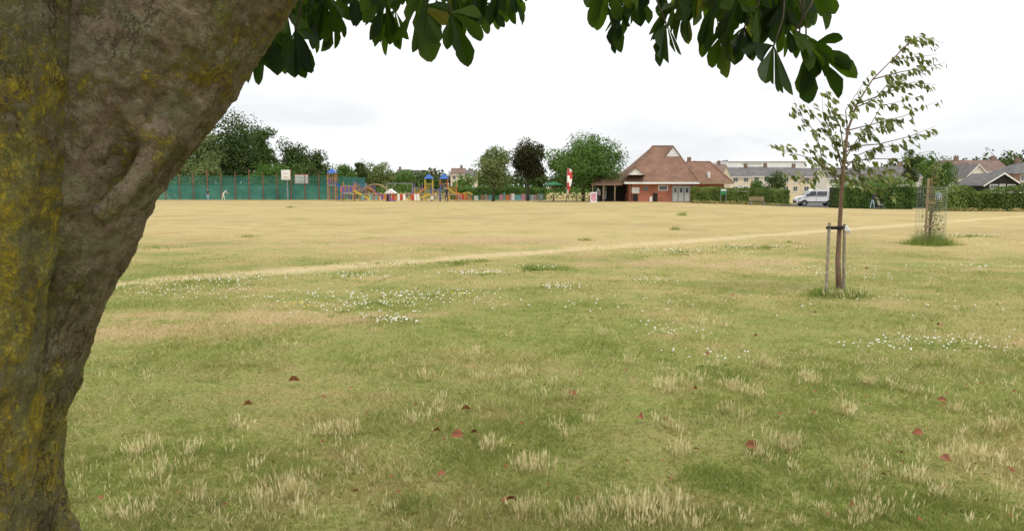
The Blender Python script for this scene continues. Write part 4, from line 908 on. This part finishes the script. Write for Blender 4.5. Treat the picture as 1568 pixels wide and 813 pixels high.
for c,a,n_,L in zip(C,A,Nn,SZ):
    a=a.normalized(); s=a.cross(n_).normalized(); nn=s.cross(a); base=c-a*L/2; rows=[]; t0=r.uniform(0,1); d=a.copy(); cc=base.copy(); pt=0
    for t,w in ((0,.05),(.25,.75),(.5,1),(.75,.65),(1,.02)):
        cc=cc+d*(t-pt)*L; pt=t; d=(d+Vector((.05,0,-.18))).normalized(); ww=L*.24*w; rows.append((cc-s*ww+nn*ww*.4,cc,cc+s*ww+nn*ww*.4))
    for i in range(4):
        p0,p1=rows[i],rows[i+1]; V+=[p0[0],p0[1],p1[1],p1[0],p0[1],p0[2],p1[2],p1[1]]; T+=[t0]*8
mk.obj('stem_and_branches',True,sp)
Vn=np.array([tuple(q) for q in V]); fastmesh('leaves',Vn,np.arange(len(Vn)).reshape(-1,4),m_sl,T,sp)
m_st=pmat('weathered_stake',(.38,.33,.25),(.24,.20,.14),15,.9,.4)
e=empty('tree_stakes',(0,0,0)); mk=MB()
for a0,b0,a1,b1,D in ((1265,450,1270,341,11.95),(1292,449,1293,343,12.2)):
    p0=W(a0,b0,D); p0.z=-.05; mk.tube([p0,W(a1,b1,D)],[.027,.025],m_st,10)
pa,pb=W(1266,348,11.9),W(1297,348,12.1); mk.tube([pa,pb],.016,m_black,6); pa2,pb2=W(1266,350,12.0),W(1297,350,12.25); mk.tube([pa2,pb2],.016,m_black,6)
q=W(1286,349,12.05); mk.tube([q+Vector((0,0,-.03)),q+Vector((0,0,.03))],.045,m_black,12)
mk.obj('stakes_and_tie',False,e)
e=empty('plastic_bag',W(1296,345,11.95)); mk=MB()
vs=[]; rr2=random.Random(3)
for i in range(6):
    for k2 in range(8):
        rad=(.012,.025,.04,.042,.03,.01)[i]*rr2.uniform(.6,1.2); vs.append((rad*math.cos(k2*.785)+i*.008,rad*math.sin(k2*.785),-.028*i))
mk.add(vs,[(i*8+k2,i*8+(k2+1)%8,(i+1)*8+(k2+1)%8,(i+1)*8+k2) for i in range(5) for k2 in range(8)],m_white); mk.obj('crumpled_film',False,e)
g=ground_at(1283,453)
grass_clumps('rough_grass_around_stake',[(g.x,g.y,0,.42,.2,900),(g.x-.25,g.y-.05,0,.3,.15,400),(g.x+.3,g.y,0,.3,.15,400)],m_gt,8)
tufts('seed_grass_around_stake',[(g.x+dx,g.y+dy,1.5,12) for dx,dy in ((-.25,-.2),(-.1,-.3),(.1,-.25),(.25,-.1),(0,-.15),(.3,-.25),(-.05,-.35),(.4,-.1))],m_seed,9)

DC=22.7; X=W(1423,374,DC).x
e=empty('tree_guard_cage',(X,DC,0)); mk=MB(); m_wire=pmat('green_wire',(.28,.34,.30),(.2,.26,.22),10,.6); Rr=.40; hc=1.72
for k2 in range(26):
    t=k2/26*6.283; mk.tube([(Rr*math.cos(t),Rr*math.sin(t),0),(Rr*math.cos(t),Rr*math.sin(t),hc)],.0022,m_wire,4,False)
for i in range(22):
    z=.02+i*hc/22; mk.tube([(Rr*math.cos(t),Rr*math.sin(t),z) for t in np.linspace(0,6.283,19)],.0022,m_wire,4,False)
mk.obj('mesh',False,e); mk=MB()
for x_,y_ in ((-.18,-.1),(.05,.12)): mk.tube([(x_,y_,0),(x_,y_,1.95)],.032,m_wood,8)
mk.box(-.2,.08,-.05,-.02,1.2,1.28,m_wood); mk.box(-.2,.08,-.05,-.02,.5,.58,m_wood); mk.obj('stakes',False,e)
t_=empty('young_birch_tree',(X,DC,0)); mk=MB(); mk.tube([(0,0,0),(.02,0,1),(0,.03,2),(.06,0,2.5)],[.025,.02,.014,.004],m_sb,8)
rr=np.random.default_rng(5); n_=650; t=rr.random(n_); P=np.stack([rr.normal(0,.13,n_)*(1.2-t*.6)+.08,rr.normal(0,.14,n_),.35+t*2.0],1)
for k2 in range(14):
    q=P[k2*9]; mk.tube([(0,0,max(.3,q[2]-.2)),tuple(q)],[.006,.002],m_sb,4)
mk.obj('stem',True,t_); nr=unit(rr.normal(size=(n_,3))); V,Fc=leafquads(P,rr.uniform(.05,.09,n_),rr.uniform(.03,.05,n_),np.cross(nr,rr.normal(size=(n_,3))),nr); fastmesh('leaves',V,Fc,m_sl,np.repeat(rr.random(n_),4),t_)
g=Vector((X,DC,0)); grass_clumps('rough_grass_around_cage',[(g.x,g.y,0,.6,.5,1500),(g.x-.4,g.y-.1,0,.4,.3,500),(g.x+.35,g.y-.1,0,.4,.35,500)],m_gt,12)

# ---------------------------------------------------------------- light, sky, camera
w=bpy.data.worlds.new('World'); S.world=w; w.use_nodes=True; nt=w.node_tree; nt.nodes.clear()
o=N(nt,'ShaderNodeOutputWorld'); bg=N(nt,'ShaderNodeBackground'); bg.inputs[1].default_value=.1
sky=N(nt,'ShaderNodeTexSky',sky_type='NISHITA',sun_disc=False); EL=math.radians(56); AZ=math.radians(140)
sky.sun_elevation=EL; sky.sun_rotation=AZ
tc=N(nt,'ShaderNodeTexCoord').outputs['Generated']
s=N(nt,'ShaderNodeSeparateXYZ'); nt.links.new(tc,s.inputs[0]); zc=math_(nt,'MAXIMUM',s.outputs[2],0.0)
mp=N(nt,'ShaderNodeMapping'); mp.inputs['Scale'].default_value=(1,1,4.2); mp.inputs['Location'].default_value=(.3,.2,.1); nt.links.new(tc,mp.inputs[0])
cn=noise(nt,mp.outputs[0],3.0,7,.55,.3)
g=rng_(nt,cn,.47,.70,0,1,True)
white=mix(nt,rng_(nt,zc,0,.9),(10.4,10.5,10.6),(15.5,15.5,15.6))
grey=mix(nt,rng_(nt,zc,0,.5),(8.0,8.25,8.6),(10.8,11.0,11.3))
cc=mix(nt,math_(nt,'MULTIPLY',g,.72),white,grey)
fin=mix(nt,.95,sky.outputs[0],cc); nt.links.new(fin,bg.inputs[0]); nt.links.new(bg.outputs[0],o.inputs[0])
sl=bpy.data.lights.new('sun','SUN'); sl.energy=1.5; sl.angle=math.radians(12); sl.color=(1,.95,.87)
so=link(bpy.data.objects.new('sun',sl)); d=Vector((math.sin(AZ)*math.cos(EL),math.cos(AZ)*math.cos(EL),math.sin(EL))); so.rotation_euler=d.to_track_quat('Z','Y').to_euler(); so.location=(0,0,30)
cam=bpy.data.cameras.new('camera'); co=link(bpy.data.objects.new('camera',cam)); cam.sensor_width=36; cam.lens=36*F/1568; cam.clip_end=4000; cam.clip_start=.05
co.location=(0,0,H); co.rotation_euler=(math.pi/2-PITCH,0,0); S.camera=co
S.view_settings.view_transform='Standard'; S.view_settings.look='None'; S.view_settings.exposure=0
